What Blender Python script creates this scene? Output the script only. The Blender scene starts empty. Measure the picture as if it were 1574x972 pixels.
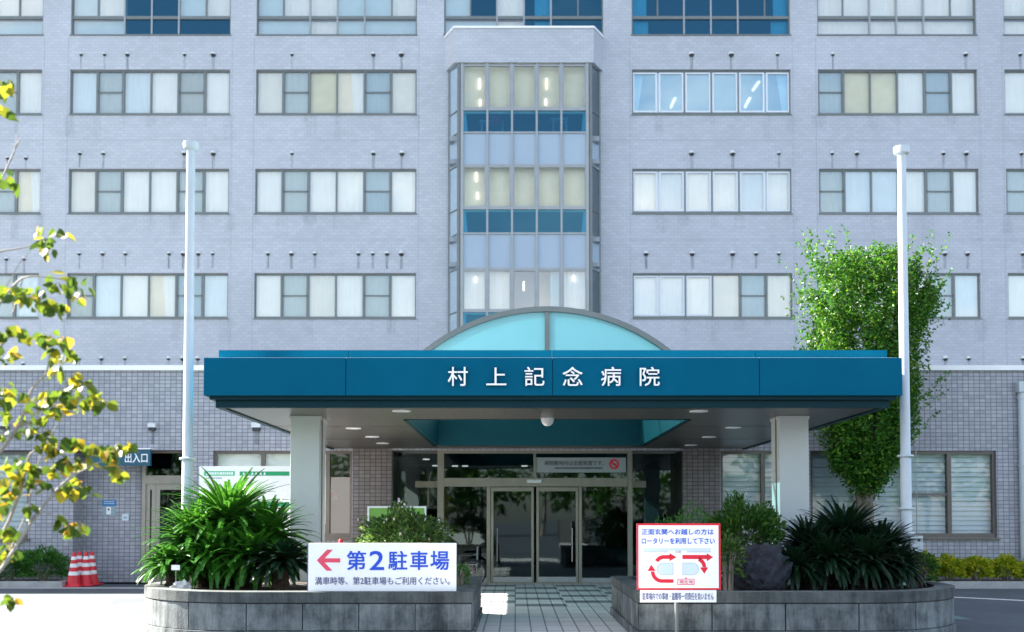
import bpy, math, random
import numpy as np
from mathutils import Vector, Matrix

random.seed(7); rng = np.random.default_rng(7)
C = bpy.context.scene.collection
SC = bpy.context.scene
R = math.radians

# ------------------------------------------------------------------ camera, sky, sun
EYE, F, CX, PITCH, HZ = 1.5, 1600.0, 792.0, R(2.0), 795.0
PPY = HZ - F*math.tan(PITCH)
cam_d = bpy.data.cameras.new('camera'); cam = bpy.data.objects.new('camera', cam_d); C.objects.link(cam)
cam.location = (0, 0, EYE); cam.rotation_euler = (R(90)+PITCH, 0, 0)
cam_d.sensor_width = 36; cam_d.lens = F/1574*36
cam_d.shift_x = (787-CX)/1574; cam_d.shift_y = (PPY-486)/1574
cam_d.clip_start = .1; cam_d.clip_end = 2000
cam_d.dof.use_dof = True; cam_d.dof.focus_distance = 13.8; cam_d.dof.aperture_fstop = 1.5
SC.camera = cam

SUN_EL, SUN_AZ = R(34.5), R(24)          # from the left (-X), a little behind the facade (+Y)
SUN_DIR = Vector((-math.cos(SUN_EL)*math.cos(SUN_AZ), math.cos(SUN_EL)*math.sin(SUN_AZ), math.sin(SUN_EL)))
world = bpy.data.worlds.new('World'); SC.world = world; world.use_nodes = True
nt = world.node_tree; nt.nodes.clear()
def nd(t, typ, **kw):
    n = t.nodes.new(typ)
    for k, v in kw.items(): setattr(n, k, v)
    return n
wo = nd(nt, 'ShaderNodeOutputWorld'); bg = nd(nt, 'ShaderNodeBackground'); sky = nd(nt, 'ShaderNodeTexSky')
sky.sky_type = 'NISHITA'; sky.sun_disc = False; sky.sun_elevation = SUN_EL
sky.sun_rotation = math.atan2(SUN_DIR.x, SUN_DIR.y)
sky.air_density = 1.0; sky.dust_density = 1.5; sky.ozone_density = 1.0
bg.inputs['Strength'].default_value = 0.06
tc = nd(nt, 'ShaderNodeTexCoord'); mp = nd(nt, 'ShaderNodeMapping'); mp.inputs['Scale'].default_value = (1, 1, 2.6)
ns = nd(nt, 'ShaderNodeTexNoise'); ns.inputs['Scale'].default_value = 2.3; ns.inputs['Detail'].default_value = 7; ns.inputs['Roughness'].default_value = .55
rp = nd(nt, 'ShaderNodeValToRGB'); rp.color_ramp.elements[0].position = .50; rp.color_ramp.elements[1].position = .74
rp.color_ramp.elements[0].color = (0.10, .10, .10, 1); rp.color_ramp.elements[1].color = (.95, .95, .95, 1)
mx = nd(nt, 'ShaderNodeMix', data_type='RGBA')
mx.inputs['B'].default_value = (6.2, 6.1, 6.2, 1)
nt.links.new(tc.outputs['Generated'], mp.inputs['Vector']); nt.links.new(mp.outputs['Vector'], ns.inputs['Vector'])
nt.links.new(ns.outputs['Fac'], rp.inputs['Fac']); nt.links.new(rp.outputs['Color'], mx.inputs['Factor'])
nt.links.new(sky.outputs['Color'], mx.inputs['A']); nt.links.new(mx.outputs['Result'], bg.inputs['Color'])
nt.links.new(bg.outputs['Background'], wo.inputs['Surface'])
sun_d = bpy.data.lights.new('sun', 'SUN'); sun = bpy.data.objects.new('sun', sun_d); C.objects.link(sun)
sun_d.energy = 5.0; sun_d.angle = R(.5); sun_d.color = (1, .93, .84)
sun.rotation_euler = SUN_DIR.to_track_quat('Z', 'Y').to_euler(); sun.location = (-20, 10, 30)
SC.view_settings.view_transform = 'Standard'; SC.view_settings.look = 'None'
SC.view_settings.exposure = 2.82; SC.view_settings.gamma = 1
SC.render.engine = 'CYCLES'
SC.cycles.max_bounces = 8; SC.cycles.transparent_max_bounces = 12
SC.cycles.use_denoising = True

# ------------------------------------------------------------------ measuring: a pixel of the photograph -> a point on a plane
def ray(px, py):
    u, v = (px-CX)/F, (PPY-py)/F
    c, s = math.cos(PITCH), math.sin(PITCH)
    return u, c-v*s, s+v*c
def W(px, py, D):                      # on the upright plane y = D
    x, y, z = ray(px, py); t = D/y
    return Vector((x*t, D, EYE+z*t))
def H(px, py, z0):                     # on the level plane z = z0
    x, y, z = ray(px, py); t = (z0-EYE)/z
    return Vector((x*t, y*t, z0))
def WX(px, D, py=640): return W(px, py, D).x
def WZ(py, D, px=787): return W(px, py, D).z

# ------------------------------------------------------------------ materials
MATS = {}
def new_mat(name):
    m = bpy.data.materials.new(name); m.use_nodes = True
    t = m.node_tree; b = t.nodes['Principled BSDF']; MATS[name] = m
    return m, t, b
def link(t, a, b): t.links.new(a, b)
def plain(name, col, rough=.6, metal=0, vary=.12, scale=3.0, bump=0, spec=.5, stretch=None, fine=None):
    """base colour broken up by noise (wear, dirt), optional bump"""
    m, t, b = new_mat(name)
    b.inputs['Roughness'].default_value = rough; b.inputs['Metallic'].default_value = metal
    b.inputs['Specular IOR Level'].default_value = spec
    tcn = nd(t, 'ShaderNodeTexCoord'); n = nd(t, 'ShaderNodeTexNoise'); n.inputs['Scale'].default_value = scale
    n.inputs['Detail'].default_value = 8; n.inputs['Roughness'].default_value = .65
    mpn = nd(t, 'ShaderNodeMapping')
    if stretch: mpn.inputs['Scale'].default_value = stretch
    link(t, tcn.outputs['Object'], mpn.inputs['Vector']); link(t, mpn.outputs['Vector'], n.inputs['Vector'])
    r = nd(t, 'ShaderNodeValToRGB')
    r.color_ramp.elements[0].position = .3; r.color_ramp.elements[1].position = .7
    r.color_ramp.elements[0].color = (*[c*(1-vary) for c in col], 1); r.color_ramp.elements[1].color = (*[min(1, c*(1+vary)) for c in col], 1)
    link(t, n.outputs['Fac'], r.inputs['Fac']); out = r.outputs['Color']
    if fine:
        n2 = nd(t, 'ShaderNodeTexNoise'); n2.inputs['Scale'].default_value = fine[0]; n2.inputs['Detail'].default_value = 3
        link(t, tcn.outputs['Object'], n2.inputs['Vector'])
        mm = nd(t, 'ShaderNodeMix', data_type='RGBA', blend_type='OVERLAY'); mm.inputs['Factor'].default_value = fine[1]
        link(t, out, mm.inputs['A']); link(t, n2.outputs['Color'], mm.inputs['B'])
        bw = nd(t, 'ShaderNodeRGBToBW'); link(t, n2.outputs['Color'], bw.inputs['Color'])
        link(t, bw.outputs['Val'], mm.inputs['B']); out = mm.outputs['Result']
    link(t, out, b.inputs['Base Color'])
    if bump:
        bp = nd(t, 'ShaderNodeBump'); bp.inputs['Strength'].default_value = bump; bp.inputs['Distance'].default_value = .02
        n3 = nd(t, 'ShaderNodeTexNoise'); n3.inputs['Scale'].default_value = scale*12; n3.inputs['Detail'].default_value = 4
        link(t, tcn.outputs['Object'], n3.inputs['Vector'])
        link(t, n3.outputs['Fac'], bp.inputs['Height']); link(t, bp.outputs['Normal'], b.inputs['Normal'])
    return m

def tile_mat(name, col, col2, mortar, w, h, msize, offset=0.0, rough=.45, var=.5, big=.1, axes='XZ', bump=.3):
    """wall or floor tiles, in metres"""
    m, t, b = new_mat(name)
    b.inputs['Roughness'].default_value = rough
    tcn = nd(t, 'ShaderNodeTexCoord'); sp = nd(t, 'ShaderNodeSeparateXYZ'); cb = nd(t, 'ShaderNodeCombineXYZ')
    g = nd(t, 'ShaderNodeNewGeometry'); link(t, g.outputs['Position'], sp.inputs[0])
    if axes == 'XZ':
        ad = nd(t, 'ShaderNodeMath', operation='ADD'); link(t, sp.outputs['X'], ad.inputs[0]); link(t, sp.outputs['Y'], ad.inputs[1])
        link(t, ad.outputs[0], cb.inputs['X']); link(t, sp.outputs['Z'], cb.inputs['Y'])
    else:
        link(t, sp.outputs['X'], cb.inputs['X']); link(t, sp.outputs['Y'], cb.inputs['Y'])
    br = nd(t, 'ShaderNodeTexBrick'); br.offset = offset
    br.inputs['Scale'].default_value = 1; br.inputs['Brick Width'].default_value = w; br.inputs['Row Height'].default_value = h
    br.inputs['Mortar Size'].default_value = msize; br.inputs['Mortar Smooth'].default_value = .2; br.inputs['Bias'].default_value = 0
    br.inputs['Color1'].default_value = (*col, 1); br.inputs['Color2'].default_value = (*col2, 1); br.inputs['Mortar'].default_value = (*mortar, 1)
    link(t, cb.outputs[0], br.inputs['Vector'])
    n = nd(t, 'ShaderNodeTexNoise'); n.inputs['Scale'].default_value = .35; n.inputs['Detail'].default_value = 9; n.inputs['Roughness'].default_value = .7
    link(t, cb.outputs[0], n.inputs['Vector'])
    mr = nd(t, 'ShaderNodeMapRange'); mr.inputs['From Min'].default_value = .3; mr.inputs['From Max'].default_value = .7
    mr.inputs['To Min'].default_value = 1-big; mr.inputs['To Max'].default_value = 1+big
    link(t, n.outputs['Fac'], mr.inputs['Value'])
    mu = nd(t, 'ShaderNodeMix', data_type='RGBA', blend_type='MULTIPLY'); mu.inputs['Factor'].default_value = 1
    link(t, br.outputs['Color'], mu.inputs['A']); link(t, mr.outputs['Result'], mu.inputs['B'])
    link(t, mu.outputs['Result'], b.inputs['Base Color'])
    bp = nd(t, 'ShaderNodeBump'); bp.inputs['Strength'].default_value = bump; bp.inputs['Distance'].default_value = .01; bp.invert = True
    link(t, br.outputs['Fac'], bp.inputs['Height']); link(t, bp.outputs['Normal'], b.inputs['Normal'])
    return m

def glass_mat(name, tint, refl=.18, rough=.02, rcol=(1, 1, 1)):
    m, t, b = new_mat(name); t.nodes.remove(b); o = t.nodes['Material Output']
    tr = nd(t, 'ShaderNodeBsdfTransparent'); tr.inputs['Color'].default_value = (*tint, 1)
    gl = nd(t, 'ShaderNodeBsdfGlossy'); gl.inputs['Roughness'].default_value = rough; gl.inputs['Color'].default_value = (*rcol, 1)
    mi = nd(t, 'ShaderNodeMixShader'); fr = nd(t, 'ShaderNodeLayerWeight'); fr.inputs['Blend'].default_value = .25
    mr = nd(t, 'ShaderNodeMapRange'); mr.inputs['To Min'].default_value = refl; mr.inputs['To Max'].default_value = .9
    # slight waviness of float glass
    tcn = nd(t, 'ShaderNodeTexCoord'); n = nd(t, 'ShaderNodeTexNoise'); n.inputs['Scale'].default_value = .9; n.inputs['Detail'].default_value = 1
    bp = nd(t, 'ShaderNodeBump'); bp.inputs['Strength'].default_value = .04; bp.inputs['Distance'].default_value = .05
    link(t, tcn.outputs['Object'], n.inputs['Vector']); link(t, n.outputs['Fac'], bp.inputs['Height']); link(t, bp.outputs['Normal'], gl.inputs['Normal'])
    link(t, fr.outputs['Fresnel'], mr.inputs['Value']); link(t, mr.outputs['Result'], mi.inputs['Fac'])
    link(t, tr.outputs[0], mi.inputs[1]); link(t, gl.outputs[0], mi.inputs[2]); link(t, mi.outputs[0], o.inputs['Surface'])
    return m

def frosted_mat(name, col, through=.25, trans=.5):
    m, t, b = new_mat(name); o = t.nodes['Material Output']
    b.inputs['Base Color'].default_value = (*col, 1); b.inputs['Roughness'].default_value = .18
    tl = nd(t, 'ShaderNodeBsdfTranslucent'); tl.inputs['Color'].default_value = (*col, 1)
    tr = nd(t, 'ShaderNodeBsdfTransparent'); tr.inputs['Color'].default_value = (*col, 1)
    m1 = nd(t, 'ShaderNodeMixShader'); m1.inputs['Fac'].default_value = trans
    m2 = nd(t, 'ShaderNodeMixShader'); m2.inputs['Fac'].default_value = through
    link(t, b.outputs[0], m1.inputs[1]); link(t, tl.outputs[0], m1.inputs[2])
    link(t, m1.outputs[0], m2.inputs[1]); link(t, tr.outputs[0], m2.inputs[2]); link(t, m2.outputs[0], o.inputs['Surface'])
    return m

def leaf_mat(name, cols, trans=.35, rough=.45, poss=None):
    m, t, b = new_mat(name); o = t.nodes['Material Output']
    g = nd(t, 'ShaderNodeNewGeometry'); r = nd(t, 'ShaderNodeValToRGB')
    els = r.color_ramp.elements
    while len(els) < len(cols): els.new(.5)
    for i, c in enumerate(cols):
        els[i].position = poss[i] if poss else i/max(1, len(cols)-1); els[i].color = (*c, 1)
    link(t, g.outputs['Random Per Island'], r.inputs['Fac'])
    link(t, r.outputs['Color'], b.inputs['Base Color']); b.inputs['Roughness'].default_value = rough; b.inputs['Specular IOR Level'].default_value = .3
    tl = nd(t, 'ShaderNodeBsdfTranslucent'); hs = nd(t, 'ShaderNodeHueSaturation'); hs.inputs['Value'].default_value = 1.6; hs.inputs['Hue'].default_value = .485
    link(t, r.outputs['Color'], hs.inputs['Color']); link(t, hs.outputs['Color'], tl.inputs['Color'])
    mi = nd(t, 'ShaderNodeMixShader'); mi.inputs['Fac'].default_value = trans
    link(t, b.outputs[0], mi.inputs[1]); link(t, tl.outputs[0], mi.inputs[2]); link(t, mi.outputs[0], o.inputs['Surface'])
    return m
def emit_mat(name, col, s):
    m, t, b = new_mat(name); b.inputs['Base Color'].default_value = (*col, 1)
    b.inputs['Emission Color'].default_value = (*col, 1); b.inputs['Emission Strength'].default_value = s
    return m

tile_mat('tower_tile', (.435, .46, .505), (.49, .515, .56), (.385, .41, .455), .24, .11, .010, .5, var=.5, big=.085, bump=.15)
tile_mat('podium_tile', (.30, .31, .345), (.41, .415, .455), (.15, .153, .172), .125, .085, .009, 0, big=.1)
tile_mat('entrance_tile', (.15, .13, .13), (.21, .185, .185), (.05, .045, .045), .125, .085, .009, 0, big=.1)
tile_mat('paver', (.52, .50, .48), (.58, .56, .535), (.22, .21, .205), .21, .60, .012, 0, axes='XY', big=.16, rough=.7)
tile_mat('paver_dark', (.17, .165, .172), (.21, .205, .21), (.05, .05, .05), .21, .60, .012, 0, axes='XY', big=.14, rough=.7)
plain('asphalt', (.060, .073, .086), .85, vary=.28, scale=.5, bump=.5, fine=(60, .5))
plain('road_paint', (.75, .75, .73), .6, vary=.1, scale=6)
plain('kerb_stone', (.34, .34, .33), .8, vary=.2, scale=5, bump=.3)
plain('soil', (.05, .038, .028), .95, vary=.4, scale=14, bump=.8)
plain('ledge_metal', (.90, .90, .90), .4, vary=.05)
plain('bronze', (.13, .115, .10), .4, .3, vary=.1)
plain('alu_grey', (.33, .345, .35), .38, .45, vary=.07)
plain('frame_grey', (.17, .19, .185), .42, .3, vary=.08)
plain('door_alu', (.34, .31, .26), .4, .35, vary=.08)
plain('entry_alu', (.25, .24, .20), .38, .5, vary=.1)
plain('sash_white', (.70, .75, .80), .4, vary=.03)
plain('canopy_blue', (.0003, .095, .172), .55, vary=.09, scale=.8, spec=.05, fine=(.25, .25))
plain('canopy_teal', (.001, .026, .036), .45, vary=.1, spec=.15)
plain('well_teal', (.003, .055, .072), .5, vary=.08, spec=.2)
plain('column_panel', (.58, .61, .60), .42, vary=.04, scale=1.2)
plain('pole_white', (.50, .56, .59), .3, vary=.05, spec=.6)
plain('letter_white', (.93, .93, .94), .35, vary=.02)
plain('sign_white', (.93, .93, .93), .4, vary=.025, scale=2)
plain('sign_blue', (.008, .075, .60), .5, vary=.03)
plain('sign_navy', (.10, .10, .26), .5, vary=.03)
plain('sign_red', (.72, .006, .03), .45, vary=.03)
plain('sign_coral', (.80, .075, .13), .45, vary=.03)
plain('sign_pale', (.62, .72, .78), .5, vary=.03)
plain('sign_grey', (.35, .38, .40), .5, vary=.03)
plain('plate_teal', (.010, .085, .14), .4, vary=.05)
plain('notice_blue', (.01, .19, .47), .4, vary=.05)
plain('acrylic', (.30, .42, .46), .2, vary=.05)
plain('green_bright', (.03, .50, .20), .45, vary=.03)
plain('green_mid', (.012, .34, .13), .45, vary=.03)
plain('board_green', (.11, .30, .05), .5, vary=.08)
plain('poster_dim', (.30, .36, .38), .5, vary=.05)
plain('ink_dark', (.03, .03, .04), .6, vary=.05)
plain('vent_top', (.66, .68, .68), .4, .2, vary=.1)
plain('vent_dark', (.035, .04, .045), .6, vary=.2)
plain('curtain_white', (.93, .92, .88), .8, vary=.05, scale=1.2)
plain('curtain_warm', (.84, .80, .71), .8, vary=.06, scale=1.2)
plain('curtain_cool', (.74, .82, .86), .8, vary=.06, scale=1.2)
plain('curtain_teal', (.56, .74, .80), .8, vary=.06, scale=1.2)
plain('lit_room_cream', (.90, .79, .58), .8, vary=.12, scale=.7)  # boards behind panes, warm light of the rooms put into their colour
plain('blind_slat', (.76, .82, .84), .55, vary=.04)
plain('spandrel', (.35, .44, .53), .22, vary=.04, scale=.6)
plain('room_wall', (.30, .34, .38), .9, vary=.08, scale=.6)
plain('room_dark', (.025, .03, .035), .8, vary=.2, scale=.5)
plain('dark_granite', (.02, .021, .023), .3, vary=.25, scale=6)
plain('cone_red', (.62, .02, .035), .5, vary=.08)
plain('cone_white', (.78, .78, .78), .5, vary=.04)
plain('rubber', (.02, .02, .02), .7, vary=.2)
plain('chrome', (.22, .23, .24), .2, .9, vary=.05)
plain('seat_cloth', (.03, .045, .08), .8, vary=.1)
plain('bark', (.20, .17, .14), .9, vary=.35, scale=9, bump=.8, stretch=(1, 1, .25))
plain('twig', (.30, .27, .24), .8, vary=.25, scale=12)
plain('cycad_trunk', (.06, .045, .03), .95, vary=.5, scale=20, bump=1)
plain('rock', (.02, .024, .036), .75, vary=.55, scale=5, bump=1)
plain('pebble', (.55, .55, .52), .8, vary=.2, scale=8)
plain('wall_joint', (.35, .38, .435), .8, vary=.1)
plain('roofing', (.30, .31, .32), .9, vary=.1)
emit_mat('tube_light', (1, .96, .88), .22)
emit_mat('small_light', (1, .97, .9), .25)
glass_mat('window_glass', (.97, .99, .97), .22, rcol=(1, .97, .92))
glass_mat('office_glass', (.90, .96, .97), .07)
glass_mat('sky_glass', (.60, .80, .90), .42, rcol=(.70, .95, 1))
glass_mat('deep_glass', (.20, .52, .68), .11, rcol=(.25, .72, 1))
glass_mat('blue_glass', (.55, .80, .92), .24, rcol=(.80, .93, 1))
glass_mat('entry_glass', (.36, .45, .47), .042, rcol=(.65, .85, .88))
glass_mat('screen_mesh', (.78, .83, .85), .03, .4)
frosted_mat('skylight_gable', (.33, .66, .71), .05, .38)
frosted_mat('skylight_roof', (.22, .55, .60), .24, .12)
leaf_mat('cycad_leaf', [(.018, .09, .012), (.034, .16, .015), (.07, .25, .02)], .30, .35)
leaf_mat('cycad_shaded', [(.005, .020, .011), (.008, .030, .013), (.012, .042, .015)], .15, .4)  # darker copy of the cycad leaf, shade put into its colour
leaf_mat('tree_leaf', [(.012, .06, .006), (.030, .135, .008), (.07, .22, .014), (.20, .28, .03)], .28, .4, [0, .45, .85, 1])
leaf_mat('azalea_leaf', [(.02, .06, .014), (.04, .10, .02), (.11, .18, .035)], .3, .4)
leaf_mat('shrub_leaf', [(.018, .06, .012), (.035, .11, .018), (.08, .17, .025)], .3, .4)
leaf_mat('hedge_leaf', [(.02, .09, .016), (.04, .15, .02), (.075, .22, .025)], .25, .4)
leaf_mat('golden_leaf', [(.09, .22, .012), (.30, .37, .02), (.60, .52, .03)], .35, .45)
leaf_mat('autumn_leaf', [(.035, .08, .010), (.065, .125, .012), (.13, .18, .015), (.36, .31, .018), (.42, .24, .03)], .36, .5, [0, .38, .68, .9, 1])
leaf_mat('petal', [(.65, .62, .62), (.7, .55, .6)], .3, .6)
# planter concrete: pale panels streaked with dark weathering from the top down
def concrete(name, col, dark, streak=.8):
    m, t, b = new_mat(name); b.inputs['Roughness'].default_value = .85
    g = nd(t, 'ShaderNodeNewGeometry'); mp1 = nd(t, 'ShaderNodeMapping'); mp1.inputs['Scale'].default_value = (7, 7, 1.0)
    n1 = nd(t, 'ShaderNodeTexNoise'); n1.inputs['Scale'].default_value = 1; n1.inputs['Detail'].default_value = 8; n1.inputs['Roughness'].default_value = .7
    link(t, g.outputs['Position'], mp1.inputs['Vector']); link(t, mp1.outputs['Vector'], n1.inputs['Vector'])
    n2 = nd(t, 'ShaderNodeTexNoise'); n2.inputs['Scale'].default_value = 2.6; n2.inputs['Detail'].default_value = 9; n2.inputs['Roughness'].default_value = .72
    link(t, g.outputs['Position'], n2.inputs['Vector'])
    ad = nd(t, 'ShaderNodeMath', operation='ADD'); link(t, n1.outputs['Fac'], ad.inputs[0]); link(t, n2.outputs['Fac'], ad.inputs[1])
    r = nd(t, 'ShaderNodeValToRGB'); r.color_ramp.elements[0].position = .40; r.color_ramp.elements[1].position = .60
    hv = nd(t, 'ShaderNodeMath', operation='MULTIPLY'); hv.inputs[1].default_value = .5
    link(t, ad.outputs[0], hv.inputs[0]); link(t, hv.outputs[0], r.inputs['Fac'])
    r.color_ramp.elements[0].color = (*dark, 1); r.color_ramp.elements[1].color = (*col, 1)
    link(t, r.outputs['Color'], b.inputs['Base Color'])
    bp = nd(t, 'ShaderNodeBump'); bp.inputs['Strength'].default_value = .5; bp.inputs['Distance'].default_value = .01
    n3 = nd(t, 'ShaderNodeTexNoise'); n3.inputs['Scale'].default_value = 60
    link(t, g.outputs['Position'], n3.inputs['Vector']); link(t, n3.outputs['Fac'], bp.inputs['Height']); link(t, bp.outputs['Normal'], b.inputs['Normal'])
concrete('planter_panel', (.20, .225, .23), (.034, .042, .046))
concrete('planter_cap', (.10, .115, .115), (.026, .033, .034))
# canopy ceiling: metal strips running towards the building
def ceiling_mat():
    m, t, b = new_mat('ceiling_strip'); b.inputs['Roughness'].default_value = .33; b.inputs['Metallic'].default_value = .1
    g = nd(t, 'ShaderNodeNewGeometry'); sp = nd(t, 'ShaderNodeSeparateXYZ'); link(t, g.outputs['Position'], sp.inputs[0])
    mm = nd(t, 'ShaderNodeMath', operation='PINGPONG'); mm.inputs[1].default_value = .075; link(t, sp.outputs['X'], mm.inputs[0])
    lt = nd(t, 'ShaderNodeMath', operation='LESS_THAN'); lt.inputs[1].default_value = .008; link(t, mm.outputs[0], lt.inputs[0])
    mi = nd(t, 'ShaderNodeMix', data_type='RGBA'); mi.inputs['A'].default_value = (.085, .080, .072, 1); mi.inputs['B'].default_value = (.05, .05, .05, 1)
    link(t, lt.outputs[0], mi.inputs['Factor']); link(t, mi.outputs['Result'], b.inputs['Base Color'])
ceiling_mat()
# faint grey run-off under the vents
def streak_mat(name, amount):
    m, t, b = new_mat(name); o = t.nodes['Material Output']
    b.inputs['Base Color'].default_value = (.10, .11, .13, 1); b.inputs['Roughness'].default_value = .8
    tr = nd(t, 'ShaderNodeBsdfTransparent'); mi = nd(t, 'ShaderNodeMixShader')
    g = nd(t, 'ShaderNodeNewGeometry'); mp1 = nd(t, 'ShaderNodeMapping'); mp1.inputs['Scale'].default_value = (60, 60, 1.5)
    n = nd(t, 'ShaderNodeTexNoise'); n.inputs['Scale'].default_value = 1; n.inputs['Detail'].default_value = 3
    link(t, g.outputs['Position'], mp1.inputs['Vector']); link(t, mp1.outputs['Vector'], n.inputs['Vector'])
    mr = nd(t, 'ShaderNodeMapRange'); mr.inputs['From Min'].default_value = .38; mr.inputs['From Max'].default_value = .7; mr.inputs['To Max'].default_value = amount
    link(t, n.outputs['Fac'], mr.inputs['Value']); link(t, mr.outputs['Result'], mi.inputs['Fac'])
    link(t, tr.outputs[0], mi.inputs[1]); link(t, b.outputs[0], mi.inputs[2]); link(t, mi.outputs[0], o.inputs['Surface'])
streak_mat('streak', .5); streak_mat('faint_streak', .11)

# ------------------------------------------------------------------ builders
def world_off(o):
    v = Vector((0, 0, 0))
    while o is not None: v += o.location; o = o.parent
    return v
class MB:
    def __init__(s): s.v, s.f, s.mi, s.ms = [], [], [], []
    def _m(s, m):
        if m not in s.ms: s.ms.append(m)
        return s.ms.index(m)
    def face(s, pts, m):
        b = len(s.v); s.v += [tuple(p) for p in pts]; s.f.append(list(range(b, b+len(pts)))); s.mi.append(s._m(m)); return s
    def box(s, x0, x1, y0, y1, z0, z1, m):
        b = len(s.v); k = s._m(m)
        s.v += [(x, y, z) for z in (z0, z1) for y in (y0, y1) for x in (x0, x1)]
        for q in ((0, 2, 3, 1), (4, 5, 7, 6), (0, 1, 5, 4), (2, 6, 7, 3), (0, 4, 6, 2), (1, 3, 7, 5)):
            s.f.append([b+i for i in q]); s.mi.append(k)
        return s
    def tube(s, pts, rad, m, n=10, cap=True):
        k = s._m(m); pts = [Vector(p) for p in pts]
        if not hasattr(rad, '__len__'): rad = [rad]*len(pts)
        b = len(s.v); up = None
        for i, p in enumerate(pts):
            d = (pts[min(i+1, len(pts)-1)]-pts[max(i-1, 0)]).normalized()
            if up is None:
                up = d.orthogonal().normalized()
            else:
                up = (up-d*up.dot(d)).normalized()
            w = d.cross(up)
            for j in range(n):
                a = 2*math.pi*j/n; s.v.append(tuple(p+(up*math.cos(a)+w*math.sin(a))*rad[i]))
        for i in range(len(pts)-1):
            for j in range(n):
                j2 = (j+1) % n
                s.f.append([b+i*n+j, b+i*n+j2, b+(i+1)*n+j2, b+(i+1)*n+j]); s.mi.append(k)
        if cap:
            s.f.append([b+j for j in reversed(range(n))]); s.mi.append(k)
            e = b+(len(pts)-1)*n; s.f.append([e+j for j in range(n)]); s.mi.append(k)
        return s
    def lathe(s, prof, c, m, n=24):            # profile of (radius, z), upright axis through c
        return s.tube([(c[0], c[1], c[2]+z+i*1e-7) for i, (r, z) in enumerate(prof)], [max(r, 1e-4) for r, z in prof], m, n)
    def prism(s, pts, y0, y1, m):              # outline of (x, z), between two y
        k = s._m(m); b = len(s.v); n = len(pts)
        s.v += [(x, y0, z) for x, z in pts]+[(x, y1, z) for x, z in pts]
        s.f.append([b+i for i in range(n)]); s.mi.append(k)
        s.f.append([b+n+i for i in reversed(range(n))]); s.mi.append(k)
        for i in range(n):
            j = (i+1) % n; s.f.append([b+j, b+i, b+n+i, b+n+j]); s.mi.append(k)
        return s
    def slab(s, pts, z0, z1, m):               # plan outline of (x, y), between two z
        k = s._m(m); b = len(s.v); n = len(pts)
        s.v += [(x, y, z0) for x, y in pts]+[(x, y, z1) for x, y in pts]
        s.f.append([b+i for i in reversed(range(n))]); s.mi.append(k)
        s.f.append([b+n+i for i in range(n)]); s.mi.append(k)
        for i in range(n):
            j = (i+1) % n; s.f.append([b+i, b+j, b+n+j, b+n+i]); s.mi.append(k)
        return s
    def build(s, name, parent=None, smooth=False, bevel=0, origin=None):
        off = world_off(parent) if parent is not None else Vector(origin or (0, 0, 0))
        me = bpy.data.meshes.new(name)
        me.from_pydata([(x-off.x, y-off.y, z-off.z) for x, y, z in s.v], [], s.f)
        for m in s.ms: me.materials.append(MATS[m])
        me.polygons.foreach_set('material_index', s.mi)
        if smooth: me.polygons.foreach_set('use_smooth', [True]*len(s.f))
        me.update()
        o = bpy.data.objects.new(name, me); C.objects.link(o)
        if parent is not None: o.parent = parent
        else: o.location = off
        if bevel:
            b = o.modifiers.new('bevel', 'BEVEL'); b.width = bevel; b.segments = 2; b.limit_method = 'ANGLE'; b.angle_limit = R(40)
        if smooth:
            try: me.set_sharp_from_angle(angle=R(40))
            except Exception: pass
        return o
def tag(o, label, cat, group=None):
    o['label'] = label; o['category'] = cat
    if group: o['group'] = group
    return o
def thing(name, loc, label, cat, group=None):
    o = bpy.data.objects.new(name, None); o.empty_display_size = .2; C.objects.link(o); o.location = loc
    return tag(o, label, cat, group)
def struct(mb, name, kind='structure'):
    o = mb.build(name); o['kind'] = kind; return o

def lettering(mb, text, cx, y, cz, h, m, width=None, depth=.004, bold=0.0):
    if bold:
        e = bold*h*.5
        for q, (dx, dz) in enumerate(((-1, -1), (1, -1), (-1, 1), (1, 1), (0, 0))):
            lettering(mb, text, cx+dx*e, y, cz+dz*e, h*(1-bold), m, width-2*e if width else None, depth+q*.00025, 0)
        return mb
    spacing = 1.0
    """raised letters in the plane y, facing the viewer, centred on (cx, cz), glyph box height h"""
    cu = bpy.data.curves.new('t', 'FONT'); cu.body = text; cu.size = 1; cu.extrude = .5; cu.resolution_u = 3
    cu.space_character = spacing
    o = bpy.data.objects.new('t', cu); C.objects.link(o)
    dg = bpy.context.evaluated_depsgraph_get(); ev = o.evaluated_get(dg); me = ev.to_mesh()
    vs = [v.co.copy() for v in me.vertices]; fs = [list(p.vertices) for p in me.polygons]
    ev.to_mesh_clear(); C.objects.unlink(o); bpy.data.objects.remove(o); bpy.data.curves.remove(cu)
    if not vs: return mb
    x0, x1 = min(v.x for v in vs), max(v.x for v in vs); z0, z1 = min(v.y for v in vs), max(v.y for v in vs)
    sz = h/(z1-z0); sx = (width/(x1-x0)) if width else sz
    k = mb._m(m); b = len(mb.v)
    for v in vs:
        mb.v.append((cx+(v.x-(x0+x1)/2)*sx, y-depth*(v.z+.5), cz+(v.y-(z0+z1)/2)*sz))
    for f in fs: mb.f.append([b+i for i in f]); mb.mi.append(k)
    return mb

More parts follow.
